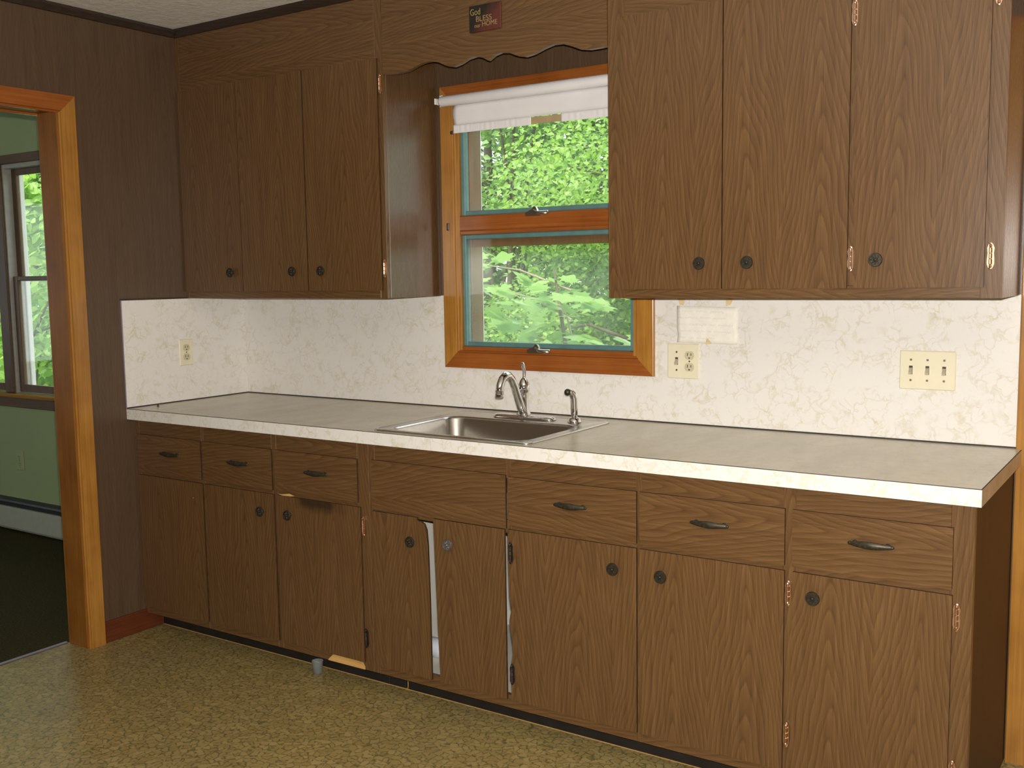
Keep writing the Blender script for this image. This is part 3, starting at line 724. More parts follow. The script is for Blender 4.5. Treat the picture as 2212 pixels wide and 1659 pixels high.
# door with a grubby hand stain below the drawer
def mat_stained():
    m = MT['laminate'].copy(); m.name = 'walnut_laminate_stained'; nt = m.node_tree; bs = nt.nodes['Principled BSDF']
    src = bs.inputs['Base Color'].links[0].from_socket
    tc = N(nt, 'ShaderNodeTexCoord'); s = N(nt, 'ShaderNodeSeparateXYZ'); nt.links.new(tc.outputs['Object'], s.inputs[0])
    dx = M2(nt, 'DIVIDE', M2(nt, 'SUBTRACT', s.outputs[0], 0.0), 0.15); dz = M2(nt, 'DIVIDE', M2(nt, 'SUBTRACT', s.outputs[2], 0.265), 0.045)
    r = M2(nt, 'SQRT', M2(nt, 'ADD', M2(nt, 'MULTIPLY', dx, dx), M2(nt, 'MULTIPLY', dz, dz)))
    r = M2(nt, 'ADD', r, M2(nt, 'MULTIPLY', M2(nt, 'SUBTRACT', noise(nt, tc.outputs['Object'], 14, 4), 0.5), 1.3))
    f = ramp(nt, r, [(0.35, (0.8, 0.8, 0.8)), (1.0, (0, 0, 0))])
    nt.links.new(mixc(nt, f, src, (0.022, 0.014, 0.008)), bs.inputs['Base Color'])
    return m
MT['stained'] = mat_stained()
d = front_panel('door', bl, 0.012, 0.396, DO0, DO1, -DF, 'z')
m = MB(); m.lathe([(0.004, 0), (0.004, -0.002), (0.0015, -0.004)], (0.34, -DF - PR, 0.583), 'y', 10); m.build('screw', 'screw', d)
d = front_panel('door', bl, 0.404, 0.782, DO0, DO1, -DF, 'z')
link('knob', KNOB, d, (0.722, -DF - PR, 0.577))
d = front_panel('door', bl, 0.796, 1.198, DO0, DO1, -DF, 'z', mat='stained')
link('knob', KNOB, d, (0.862, -DF - PR, 0.579))
link('hinge', HINGE, d, (1.207, -DF - 0.003, 0.579)); link('hinge', HINGE_D, d, (1.207, -DF - 0.003, 0.187))
# torn laminate: bare plywood at the foot of that door and a chip on the drawer above
m = MB(); m.prism([(1.022, 0.076), (1.045, 0.097), (1.062, 0.103), (1.183, 0.096), (1.193, 0.080), (1.193, 0.0715), (1.02, 0.0715)], 'y', -DF - 0.0025, -DF + 0.001)
tag(m.build('bare_patch', 'raw_wood', bl, 'x'), 'bare yellow plywood where the laminate is torn off')
m = MB(); m.prism([(0.806, 0.648), (0.83, 0.6495), (0.862, 0.655), (0.888, 0.649), (0.87, 0.646), (0.83, 0.645)], 'y', -DF - PR - 0.0006, -DF - PR + 0.002)
m.build('chip', 'raw_wood', bl, 'x')

br = base_shell('base_cabinet', 1.2355, XE, 'long base cabinet under the sink and right end of the worktop')
box('toe_kick', 'kick', br, 1.2355, 1.306, -DT, -DT + 0.012, 0.0, ZK + 0.004, 0.001, 'x')
box('toe_kick', 'kick', br, 1.318, XE - 0.017, -DT, -DT + 0.012, 0.0, ZK + 0.004, 0.001, 'x')
tag(box('kick_backing', 'raw_wood', br, 1.300, 1.325, -DT + 0.013, -DT + 0.018, 0.0, ZK + 0.004, 0.0005), 'pale wood showing through the gap in the black toe kick')
for a, b in ((1.2355, 1.262), (2.238, 2.254), (2.662, 2.694), (3.070, XE)): box('stile', 'laminate', br, a, b, -DF, YB, ZK, ZT, 0.001)
box('drawer_divider', 'laminate', br, 1.796, 1.81, -DF, YB, DO1 - 0.014, ZT, 0.001)
for a, b in ((1.262, 1.796), (1.81, 2.238), (2.254, 2.662), (2.694, 3.070)):
    box('top_rail', 'laminate', br, a, b, -DF, YB, ZR - 0.004, ZT, 0.001, 'x')
    box('middle_rail', 'laminate', br, a, b, -DF, YB, DO1 - 0.014, ZD0 + 0.012, 0.001, 'x')
for a, b in ((1.262, 2.238), (2.254, 2.662), (2.694, 3.070)): box('bottom_rail', 'laminate', br, a, b, -DF, YB, ZK, DO0 + 0.012, 0.001, 'x')
front_panel('sink_panel', br, 1.252, 1.795, 0.645, ZD1 + 0.004, -DF, 'x')
drawer(br, 1.806, 2.240, 2.028); drawer(br, 2.250, 2.668, 2.463); drawer(br, 2.688, 3.076, 2.888)
# sink doors
o1 = [(1.250, DO0), (1.491, DO0), (1.490, 0.36), (1.487, 0.55), (1.483, 0.60), (1.475, 0.619), (1.462, 0.626), (1.445, 0.629), (1.445, 0.638), (1.25, 0.638)]
d = front_panel('door', br, 0, 0, 0, 0, -DF, 'z', o1)
link('knob', KNOB, d, (1.424, -DF - PR, 0.557))
o2 = [(1.527, DO0), (1.789, DO0), (1.789, DO1 - 0.002), (1.512, DO1 - 0.002)]
d = front_panel('door', br, 0, 0, 0, 0, -DF, 'z', o2)
link('knob', KNOB_G, d, (1.578, -DF - PR, 0.568))
o3 = [(1.806, 0.10), (2.240, 0.10), (2.240, 0.644), (1.8005, 0.644), (1.8005, 0.56), (1.802, 0.50), (1.8035, 0.44), (1.808, 0.405), (1.8115, 0.392), (1.806, 0.372), (1.803, 0.352), (1.8065, 0.325), (1.8125, 0.28), (1.8135, 0.255), (1.808, 0.225), (1.806, 0.19)]
d = front_panel('door', br, 0, 0, 0, 0, -DF, 'z', o3)
link('knob', KNOB, d, (2.171, -DF - PR, 0.577))
for z in (0.572, 0.187): link('hinge', HINGE_D, d, (1.812, -DF - PR - 0.0005, z))
d = front_panel('door', br, 2.248, 2.668, DO0, DO1, -DF, 'z')
link('knob', KNOB, d, (2.321, -DF - PR, 0.577))
for z in (0.584, 0.2): link('hinge', HINGE, d, (2.678, -DF - 0.003, z))
d = front_panel('door', br, 2.690, 3.078, DO0, DO1, -DF, 'z')
link('knob', KNOB, d, (2.748, -DF - PR, 0.586))
for z in (0.591, 0.2): link('hinge', HINGE, d, (3.088, -DF - 0.003, z))

# bottle lying inside the sink cabinet
bt = thing('plastic_bottle', (1.375, -0.42, ZK + 0.024), 'white plastic bottle with red cap lying inside the sink cabinet gap', 'bottle')
m = MB(); m.lathe([(0.02, -0.09), (0.033, -0.085), (0.034, 0.03), (0.028, 0.05), (0.012, 0.065), (0.012, 0.08)], (1.365, -0.42, ZK + 0.0585), 'x', 16)
m.build('body', 'bottle_white', bt, smooth=True)
m = MB(); m.lathe([(0.014, 0.075), (0.014, 0.1), (0.011, 0.104)], (1.365, -0.42, ZK + 0.0585), 'x', 14); m.build('cap', 'bottle_red', bt)

# ------------------------------------------------------------------ worktop with the sink cut-out
SX0, SX1, SY0, SY1 = 1.264, 1.890, -0.612, -0.088        # sink rim
HX0, HX1, HY0, HY1 = SX0 + 0.018, SX1 - 0.018, SY0 + 0.018, SY1 - 0.018
wt = thing('worktop', (LC / 2, -DC / 2, ZT), 'long white veined laminate worktop with shade tinted into its beige top', 'worktop')
m = MB()
for a, b, c_, d_ in ((0.0015, HX0, -DC + 0.0015, -0.006), (HX1, LC - 0.0015, -DC + 0.0015, -0.006), (HX0, HX1, -DC + 0.0015, HY0), (HX0, HX1, HY1, -0.006)):
    m.box(a, b, c_, d_, ZT, HC)
m.build('top', 'counter', wt, 'x')
box('edge_band', 'splash', wt, 0.0015, LC, -DC, -DC + 0.0016, ZT, HC - 0.0022, 0, 'x')
box('edge_band', 'counter', wt, LC - 0.0016, LC, -DC + 0.0018, -0.006, ZT, HC - 0.0022, 0, 'y')
box('edge_seam', 'seam', wt, 0.0015, LC, -DC + 0.0002, -DC + 0.0016, HC - 0.0021, HC - 0.0003, 0, 'x')
box('edge_seam', 'seam', wt, LC - 0.0016, LC - 0.0002, -DC + 0.0018, -0.006, HC - 0.0021, HC - 0.0003, 0, 'y')

# backsplash sheets
bs1 = thing('backsplash', (1.56, -0.002, HC), 'white gold-veined backsplash along the back wall', 'backsplash')
m = MB(); CX0, CX1, CZ0 = 1.127, 2.008, 1.0765
m.box(0.0045, CX0, -SPL, -0.0005, HC + 0.004, ZU + 0.002).box(CX1, 3.124, -SPL, -0.0005, HC + 0.004, ZU + 0.002).box(CX0, CX1, -SPL, -0.0005, HC + 0.004, CZ0)
m.build('sheet', 'splash', bs1, 'x')
box('caulk_line', 'seam', bs1, 0.0045, LC - 0.002, -0.007, -0.0005, HC - 0.003, HC + 0.004, 0.001, 'x')
bs2 = thing('backsplash', (0.002, -DC / 2, HC), 'short white veined backsplash on the left wall', 'backsplash')
box('sheet', 'splash', bs2, 0.0003, SPL, -DC + 0.001, -0.0005, HC + 0.004, ZU - 0.001, 0, 'y')
box('edge_trim', 'steel_trim', bs2, 0.0003, SPL + 0.002, -DC - 0.003, -DC + 0.001, HC - 0.0, ZU + 0.002, 0.0005)
box('edge_trim', 'crown', bs2, 0.0003, SPL + 0.002, -DC - 0.003, -DU, ZU - 0.001, ZU + 0.005, 0.0005, 'y')
box('caulk_line', 'seam', bs2, 0.0003, 0.007, -DC + 0.001, -0.007, HC - 0.001, HC + 0.004, 0.001, 'y')

# ------------------------------------------------------------------ sink
sk = thing('kitchen_sink', ((SX0 + SX1) / 2, (SY0 + SY1) / 2, HC), 'stainless steel drop-in sink with a faucet deck', 'sink')
def rrect(x0, x1, y0, y1, r, n=6):
    pts = []
    for cx, cy, a0 in ((x1 - r, y1 - r, 0), (x0 + r, y1 - r, 90), (x0 + r, y0 + r, 180), (x1 - r, y0 + r, 270)):
        for i in range(n + 1):
            a = math.radians(a0 + 90 * i / n); pts.append((cx + r * math.cos(a), cy + r * math.sin(a)))
    return pts
BX = (1.306, 1.838, -0.572, -0.214)
loops = [(SX0, SX1, SY0, SY1, 0.03, HC + 0.0006), (SX0 + 0.002, SX1 - 0.002, SY0 + 0.002, SY1 - 0.002, 0.029, HC + 0.0045), (SX0 + 0.010, SX1 - 0.010, SY0 + 0.010, SY1 - 0.010, 0.026, HC + 0.006),
         (SX0 + 0.014, SX1 - 0.014, SY0 + 0.014, SY1 - 0.014, 0.025, HC + 0.0035),
         (BX[0] - 0.010, BX[1] + 0.010, BX[2] - 0.010, BX[3] + 0.010, 0.062, HC + 0.003), (BX[0] - 0.004, BX[1] + 0.004, BX[2] - 0.004, BX[3] + 0.004, 0.058, HC + 0.001),
         (BX[0], BX[1], BX[2], BX[3], 0.055, HC - 0.006),
         (BX[0] + 0.008, BX[1] - 0.008, BX[2] + 0.008, BX[3] - 0.008, 0.052, HC - 0.125), (BX[0] + 0.016, BX[1] - 0.016, BX[2] + 0.016, BX[3] - 0.016, 0.050, HC - 0.150),
         (BX[0] + 0.035, BX[1] - 0.035, BX[2] + 0.035, BX[3] - 0.035, 0.045, HC - 0.162), (1.54, 1.60, -0.424, -0.364, 0.0299, HC - 0.168)]
m = MB(); rings = []
for a, b, c_, d_, r, z in loops: rings.append([m.bm.verts.new((p[0], p[1], z)) for p in rrect(a, b, c_, d_, r)])
for A, B in zip(rings[:-1], rings[1:]):
    n = len(A)
    for i in range(n): m.bm.faces.new((A[i], A[(i + 1) % n], B[(i + 1) % n], B[i]))
m.bm.faces.new(rings[-1]); bmesh.ops.recalc_face_normals(m.bm, faces=m.bm.faces[:])
me, c_ = m.mesh('basin', 'steel', 'x', True); smooth_angle(me, 50)
basin = link('basin', me, sk, c_)
mod = basin.modifiers.new('thickness', 'SOLIDIFY'); mod.thickness = 0.0012; mod.offset = -1
m = MB(); m.lathe([(0.042, 0.0), (0.042, 0.002), (0.034, 0.004), (0.03, 0.001), (0.008, 0.001), (0.006, 0.006), (0.003, 0.007)], (1.57, -0.394, HC - 0.1675), 'z', 24)
m.build('strainer', 'chrome', sk, smooth=True)

# faucet
FX, FY, ZD = 1.578, -0.158, HC + 0.0035
fc = thing('faucet', (FX, FY, ZD), 'chrome single-lever kitchen faucet with a curved spout', 'faucet')
m = MB(); pr = rrect(1.452, 1.706, FY - 0.027, FY + 0.027, 0.0265, 7)
A = [m.bm.verts.new((p[0], p[1], ZD)) for p in pr]
B = [m.bm.verts.new((FX + (p[0] - FX) * 0.99, FY + (p[1] - FY) * 0.95, ZD + 0.007)) for p in pr]
C = [m.bm.verts.new((FX + (p[0] - FX) * 0.94, FY + (p[1] - FY) * 0.72, ZD + 0.012)) for p in pr]
n = len(pr)
for P, Q in ((A, B), (B, C)):
    for i in range(n): m.bm.faces.new((P[i], P[(i + 1) % n], Q[(i + 1) % n], Q[i]))
m.bm.faces.new(C); m.bm.faces.new(A[::-1]); bmesh.ops.recalc_face_normals(m.bm, faces=m.bm.faces[:])
m.build('deck_plate', 'chrome', fc, smooth=True)
m = MB(); m.lathe([(0.024, ZD + 0.011), (0.0225, ZD + 0.018), (0.018, ZD + 0.03), (0.0165, ZD + 0.085), (0.017, ZD + 0.089), (0.0165, ZD + 0.091), (0.0195, ZD + 0.097), (0.021, ZD + 0.108), (0.019, ZD + 0.121), (0.013, ZD + 0.134), (0.0085, ZD + 0.141), (0.003, ZD + 0.144)], (FX, FY, 0), 'z', 24)
m.build('body', 'chrome', fc, smooth=True)
m = MB(); m.tube([(FX, FY, ZD + 0.130), (FX, FY + 0.004, ZD + 0.150), (FX - 0.004, FY + 0.010, ZD + 0.168), (FX - 0.012, FY + 0.016, ZD + 0.182), (FX - 0.018, FY + 0.020, ZD + 0.192), (FX - 0.019, FY + 0.021, ZD + 0.195)], [0.0085, 0.0062, 0.0058, 0.007, 0.0068, 0.003], 12)
m.build('lever', 'chrome', fc, smooth=True)
import itertools
sp = [(0, -0.004, 0.022), (0, -0.022, 0.046), (0, -0.040, 0.084), (0, -0.056, 0.118), (0, -0.074, 0.145), (0, -0.094, 0.160), (0, -0.114, 0.162), (0, -0.132, 0.152), (0, -0.145, 0.134), (0, -0.151, 0.116), (0, -0.152, 0.104)]
m = MB(); m.tube([(FX + a, FY + b, ZD + c) for a, b, c in sp], [0.0155, 0.0145, 0.0135, 0.013, 0.0128, 0.0128, 0.013, 0.0132, 0.0135, 0.0138, 0.0135], 16)
spout = m.build('spout', 'chrome', fc, smooth=True)
m = MB(); m.lathe([(0.0138, 0), (0.0148, -0.002), (0.0148, -0.011), (0.0125, -0.014)], (FX, FY - 0.152, ZD + 0.104), 'z', 18); m.build('aerator', 'chrome', spout, smooth=False)
# side sprayer
sx, sy = 1.784, -0.162
sr = thing('sink_sprayer', (sx, sy, ZD), 'chrome side sprayer standing on the sink deck', 'sprayer')
m = MB(); m.lathe([(0.024, ZD), (0.024, ZD + 0.004), (0.0205, ZD + 0.012), (0.015, ZD + 0.017), (0.013, ZD + 0.018)], (sx, sy, 0), 'z', 20); m.build('base', 'chrome', sr, smooth=True)
m = MB(); m.tube([(sx, sy, ZD + 0.016), (sx, sy, ZD + 0.05), (sx, sy, ZD + 0.082), (sx - 0.002, sy - 0.005, ZD + 0.096), (sx - 0.005, sy - 0.014, ZD + 0.104), (sx - 0.008, sy - 0.022, ZD + 0.106)], [0.0105, 0.0125, 0.0135, 0.0125, 0.0105, 0.009], 14)
m.build('handle', 'chrome', sr, smooth=True)
m = MB(); m.ball((sx - 0.010, sy - 0.027, ZD + 0.106), 0.0115, (1, 1, 1), 14, 10); m.build('spray_head', 'bronze', sr, smooth=True)

# ------------------------------------------------------------------ kitchen window
wn = thing('window_1', (1.568, 0.0, 1.077), 'orange-trimmed kitchen window with two teal-edged panes over the sink', 'window', kind='structure')
CWW = 0.0665; ci0, ci1, cz0, cz1 = 1.126 + CWW, 2.0095 - CWW, 1.0765 + CWW - 0.006, 2.118 - CWW + 0.004
mitred('casing', 'honey', wn, 'y', cz0, cz1, ci0, CWW, (-0.002, -1, -1), 'z', -1, 1, 'z')
mitred('casing', 'honey', wn, 'y', cz0, cz1, ci1, CWW, (-0.002, -1, 1), 'z', -1, 1, 'z')
mitred('casing', 'red_pine', wn, 'y', ci0, ci1, cz0, CWW, (-0.002, -1, -1), 'x', -1, 1, 'x')
mitred('casing', 'red_pine', wn, 'y', ci0, ci1, cz1, CWW, (-0.002, -1, 1), 'x', -1, 1, 'x')
# inner frame boards
for a, b in ((ci0 - 0.002, ci0 + 0.012), (ci1 - 0.012, ci1 + 0.002)): box('frame_side', 'honey', wn, a, b, -0.012, 0.03, cz0, cz1, 0.001)
box('frame_sill', 'red_pine', wn, ci0 + 0.012, ci1 - 0.012, -0.014, 0.03, cz0 - 0.001, 1.152, 0.003, 'x')
box('frame_head', 'red_pine', wn, ci0 + 0.012, ci1 - 0.012, -0.012, 0.03, cz1 - 0.012, cz1 + 0.001, 0.002, 'x')
box('middle_rail', 'red_pine', wn, ci0 + 0.012, ci1 - 0.012, -0.016, 0.03, 1.585, 1.642, 0.004, 'x')
box('rail_bead', 'red_pine', wn, ci0 + 0.012, ci1 - 0.012, -0.010, 0.03, 1.572, 1.586, 0.002, 'x')
for z0, z1, gl, y0 in ((1.152, 1.572, 'glass_hazy', 0.0), (1.642, cz1 - 0.012, 'glass_dusty', 0.0)):
    a, b = ci0 + 0.012, ci1 - 0.012; e = 0.018
    mm = MB(); mm.box(a, a + e, y0, y0 + 0.028, z0, z1, 0.003).box(b - e, b, y0, y0 + 0.028, z0, z1, 0.003).box(a + e, b - e, y0, y0 + 0.028, z0, z0 + e, 0.003).box(a + e, b - e, y0, y0 + 0.028, z1 - e, z1, 0.003)
    sa = mm.build('sash', 'teal', wn)
    box('pane', gl, sa, a + e - 0.003, b - e + 0.003, y0 + 0.012, y0 + 0.016, z0 + e - 0.003, z1 - e + 0.003, 0)
    # brown outer sash and exterior jamb seen through the glass
    mm = MB(); e2 = 0.03
    mm.box(a, a + e2 * 0.7, 0.03, 0.06, z0, z1, 0.002).box(b - e2 * 0.7, b, 0.03, 0.06, z0, z1, 0.002).box(a + e2 * 0.7, b - e2 * 0.7, 0.03, 0.06, z1 - 0.046, z1, 0.002).box(a + e2 * 0.7, b - e2 * 0.7, 0.03, 0.045, z0 - 0.01, z0 + 0.012, 0.002)
    mm.build('outer_sash', 'exterior_brown', sa)
for a, b in ((ci0 - 0.004, ci0 + 0.010), (ci1 - 0.010, ci1 + 0.004)):
    box('exterior_jamb', 'exterior_brown', wn, a, b, 0.06, 0.135, 1.13, 2.06, 0.001)
    box('exterior_casing', 'white_paint', wn, a - 0.03 if a < 1.5 else a, b if a < 1.5 else b + 0.03, 0.131, 0.139, 1.10, 2.10, 0.001)
box('exterior_head', 'exterior_brown', wn, ci0 + 0.010, ci1 - 0.010, 0.06, 0.135, 2.042, 2.058, 0.001, 'x')
box('exterior_rail', 'exterior_brown', wn, ci0 + 0.010, ci1 - 0.010, 0.06, 0.115, 1.590, 1.640, 0.001, 'x')
m = MB(); m.prism([(0.03, 1.142), (0.045, 1.140), (0.16, 1.112), (0.16, 1.095), (0.03, 1.095)], 'x', ci0 + 0.011, ci1 - 0.011); m.build('exterior_sill', 'exterior_brown', wn, 'x')
# latches
for z in (1.650, 1.158):
    m = MB(); x = 1.548
    m.prism([(x - 0.040, z - 0.022), (x - 0.040, z - 0.010), (x - 0.012, z + 0.002), (x - 0.004, z + 0.012), (x + 0.004, z + 0.010), (x + 0.012, z - 0.004), (x + 0.018, z - 0.022)], 'y', -0.017, -0.027)
    la = m.build('latch', 'steel', wn)
    m = MB(); m.tube([(x - 0.002, -0.027, z - 0.002), (x + 0.018, -0.036, z - 0.012), (x + 0.040, -0.038, z - 0.013), (x + 0.062, -0.036, z - 0.012)], [0.007, 0.0075, 0.0085, 0.0075], 10, 0.7)
    m.build('lever', 'steel', la, smooth=True)
# old latch marks on the left casing
box('catch', 'dull_hinge', wn, 1.150, 1.161, -0.024, -0.018, 1.59, 1.617, 0.002)
box('catch', 'dull_hinge', wn, 1.176, 1.190, -0.024, -0.018, 1.944, 1.956, 0.002)

# roller blind
rb = thing('roller_blind', (1.56, -0.045, 2.06), 'white roller blind pulled a little way down over the window', 'blind')
RZ = 2.062; RY = -0.046
m = MB(); m.lathe([(0.006, 1.150), (0.016, 1.152), (0.0195, 1.160), (0.0195, 1.958), (0.016, 1.966), (0.006, 1.968)], (0, RY, RZ), 'x', 24); m.build('roller', 'blind', rb, 'x', True)
for xb in (1.138, 1.985):
    m = MB(); m.box(xb - 0.008, xb + 0.006, -0.0235, -0.0195, 2.048, 2.090, 0.001).box(xb - 0.003, xb + 0.003, -0.062, -0.0195, 2.052, 2.074, 0.001); m.build('bracket', 'white_paint', rb)
m = MB(); fx0, fx1 = 1.203, 1.925
cols = [fx0 + (fx1 - fx0) * i / 40 for i in range(41)]
zs = [RZ - 0.010, 2.03, 2.01, 1.99, 1.972]
V = []
for j, z in enumerate(zs):
    row = []
    for x in cols:
        yy = RY + 0.019 - 0.010 * math.sin((RZ - z) / 0.12 * 3.0) if j else RY + 0.0165
        row.append(m.bm.verts.new((x - (0.004 * math.sin(j * 1.3) if x == fx0 else 0), yy, z)))
    V.append(row)
for r0, r1 in zip(V[:-1], V[1:]):
    for i in range(40): m.bm.faces.new((r0[i], r0[i + 1], r1[i + 1], r1[i]))
fab = m.build('fabric', 'blind', rb, 'x', True)
mod = fab.modifiers.new('thickness', 'SOLIDIFY'); mod.thickness = 0.0009; mod.offset = 0
yh = RY + 0.019 - 0.010 * math.sin((RZ - 1.972) / 0.12 * 3.0)
def hem(xa, xb):
    m = MB(); n = max(8, int((xb - xa) / 0.006)); rows = []
    for z, k in ((1.974, 0.0), (1.966, 1.0), (1.956, 1.0), (1.945, 0.2), (1.9435, 0.2)):
        rows.append([m.bm.verts.new((xa + (xb - xa) * i / n, yh - 0.003 - k * 0.0014 * math.sin(i * 2.1 + math.sin(i * 0.37) * 2), z)) for i in range(n + 1)])
    for r0, r1 in zip(rows[:-1], rows[1:]):
        for i in range(n): m.bm.faces.new((r0[i], r0[i + 1], r1[i + 1], r1[i]))
    o = m.build('hem', 'blind', rb, 'x', True); q = o.modifiers.new('thickness', 'SOLIDIFY'); q.thickness = 0.001; q.offset = 0
hem(fx0, 1.545); hem(1.668, fx1)
box('slat', 'slat', rb, fx0 + 0.01, fx1 - 0.01, yh - 0.0012, yh + 0.0018, 1.946, 1.970, 0.001, 'x')

# ------------------------------------------------------------------ taped note on the backsplash
nt_ = thing('paper_note', (2.195, -SPL, 1.187), 'faded handwritten paper note taped on the backsplash beside the window', 'note')
m = MB(); nx, nz = 14, 8; V = []
for j in range(nz + 1):
    V.append([m.bm.verts.new((2.090 + 0.212 * i / nx + (0.003 if j < 3 else 0) * math.sin(j), -SPL - 0.0012 - 0.0011 * (1 + math.sin(i * 1.9 + j * 0.8) * math.sin(i * 0.6)), 1.188 + 0.122 * j / nz - 0.004 * i / nx)) for i in range(nx + 1)])
for r0, r1 in zip(V[:-1], V[1:]):
    for i in range(nx): m.bm.faces.new((r0[i], r0[i + 1], r1[i + 1], r1[i]))
sheet = m.build('sheet', 'paper', nt_, 'x', True); q = sheet.modifiers.new('thickness', 'SOLIDIFY'); q.thickness = 0.0003; q.offset = 0
for pts in ([(2.094, 1.336), (2.112, 1.338), (2.119, 1.320), (2.114, 1.312), (2.100, 1.313)], [(2.262, 1.331), (2.287, 1.331), (2.278, 1.313), (2.262, 1.310)], [(2.195, 1.200), (2.201, 1.203), (2.214, 1.187), (2.193, 1.182)]):
    m = MB(); m.prism(pts, 'y', -SPL - 0.0038, -SPL - 0.0033); m.build('tape', 'tape', nt_)
rs = random.Random(4)
for li, (z, spans) in enumerate(((1.292, [(0.006, 0.012), (0.018, 0.055), (0.066, 0.108), (0.118, 0.162)]), (1.270, [(0.004, 0.022), (0.030, 0.072), (0.082, 0.118), (0.128, 0.170)]), (1.248, [(0.005, 0.030), (0.045, 0.105), (0.115, 0.135), (0.145, 0.195)]), (1.226, [(0.012, 0.050), (0.062, 0.098), (0.108, 0.122), (0.130, 0.190)]), (1.204, [(0.006, 0.030), (0.048, 0.062), (0.070, 0.135)]))):
    m = MB()
    for a, b in spans:
        x = a; p = []
        k = 0
        while x < b:
            p.append((2.092 + x, -SPL - 0.0042, z - 0.004 * x / 0.2 + (0.0035 if k % 2 else -0.0020) + rs.uniform(-0.0015, 0.0022))); x += rs.uniform(0.0018, 0.0032); k += 1
        if len(p) > 2: m.tube(p, 0.00042, 4)
    m.build('handwriting', 'ink', nt_)

# ------------------------------------------------------------------ small things on the floor and worktop
cp = thing('plastic_cup', (0.945, -0.575, 0.0), 'small clear plastic cup on the floor by the toe kick', 'cup')
m = MB(); m.lathe([(0.016, 0.0), (0.0165, 0.001), (0.0205, 0.045), (0.0215, 0.047), (0.0195, 0.046), (0.0155, 0.003), (0.003, 0.0028)], (0.945, -0.575, 0.0), 'z', 20)
m.build('cup_body', 'clear', cp, smooth=True)
m = MB(); m.lathe([(0.0045, HC + 0.0002), (0.005, HC + 0.002), (0.003, HC + 0.006), (0.001, HC + 0.012)], (0.06, -0.53, 0), 'z', 10)
tag(m.build('screw_plug', 'bronze', None, smooth=True), 'tiny dark plug standing on the worktop by the left wall', 'plug')

# ------------------------------------------------------------------ garden outside
struct(box('ground_outside', 'ground', None, -40, 30, 0.24, 60, -0.9, -0.7, 0), 'grassy ground outside the windows', 'ground')
def leaf_outline(kind):
    if kind == 'oval':
        return [(0, 0), (0.22, 0.22), (0.28, 0.5), (0.18, 0.8), (0, 1), (-0.18, 0.8), (-0.28, 0.5), (-0.22, 0.22)]
    half = [(0.0, 0.0), (0.12, 0.10), (0.34, 0.02), (0.30, 0.22), (0.55, 0.36), (0.40, 0.46), (0.46, 0.66), (0.24, 0.64), (0.16, 0.82), (0.0, 1.0)]
    return half + [(-x, y) for x, y in half[-2:0:-1]]
def leaf_cloud(name, clumps, n, size, mat, seed, kind='quad', flat=0.0):
    """thousands of small leaves of one crown, scattered around clump centres, in a single mesh"""
    rs = random.Random(seed); V = []; F = []
    shape = [(0, 0), (0.32, 0.45), (0, 1), (-0.32, 0.45)] if kind == 'quad' else leaf_outline(kind)
    for _ in range(n):
        c, rad = rs.choice(clumps)
        while True:
            d = Vector((rs.uniform(-1, 1), rs.uniform(-1, 1), rs.uniform(-1, 1)))
            if d.length < 1: break
        p = Vector(c) + Vector((d.x * rad[0], d.y * rad[1], d.z * rad[2]))
        ax = Vector((rs.uniform(-1, 1), rs.uniform(-1, 1), rs.uniform(-0.9, 0.3))).normalized()
        up = Vector((rs.uniform(-.7, .7), rs.uniform(-1.0, .3), rs.uniform(0.2, 1) + flat)).normalized()
        side = ax.cross(up)
        if side.length < 1e-3: continue
        side.normalize(); s = size * rs.uniform(0.6, 1.3); nrm = side.cross(ax)
        b = len(V)
        for a, l in shape: V.append(p + side * (a * s) + ax * (l * s) + nrm * (s * 0.12 * (abs(a) * 2 - 0.3)))
        F.append(tuple(range(b, b + len(shape))))
    me = bpy.data.meshes.new(name); me.from_pydata([tuple(v) for v in V], [], F); me.materials.append(MT[mat]); me.update()
    return me
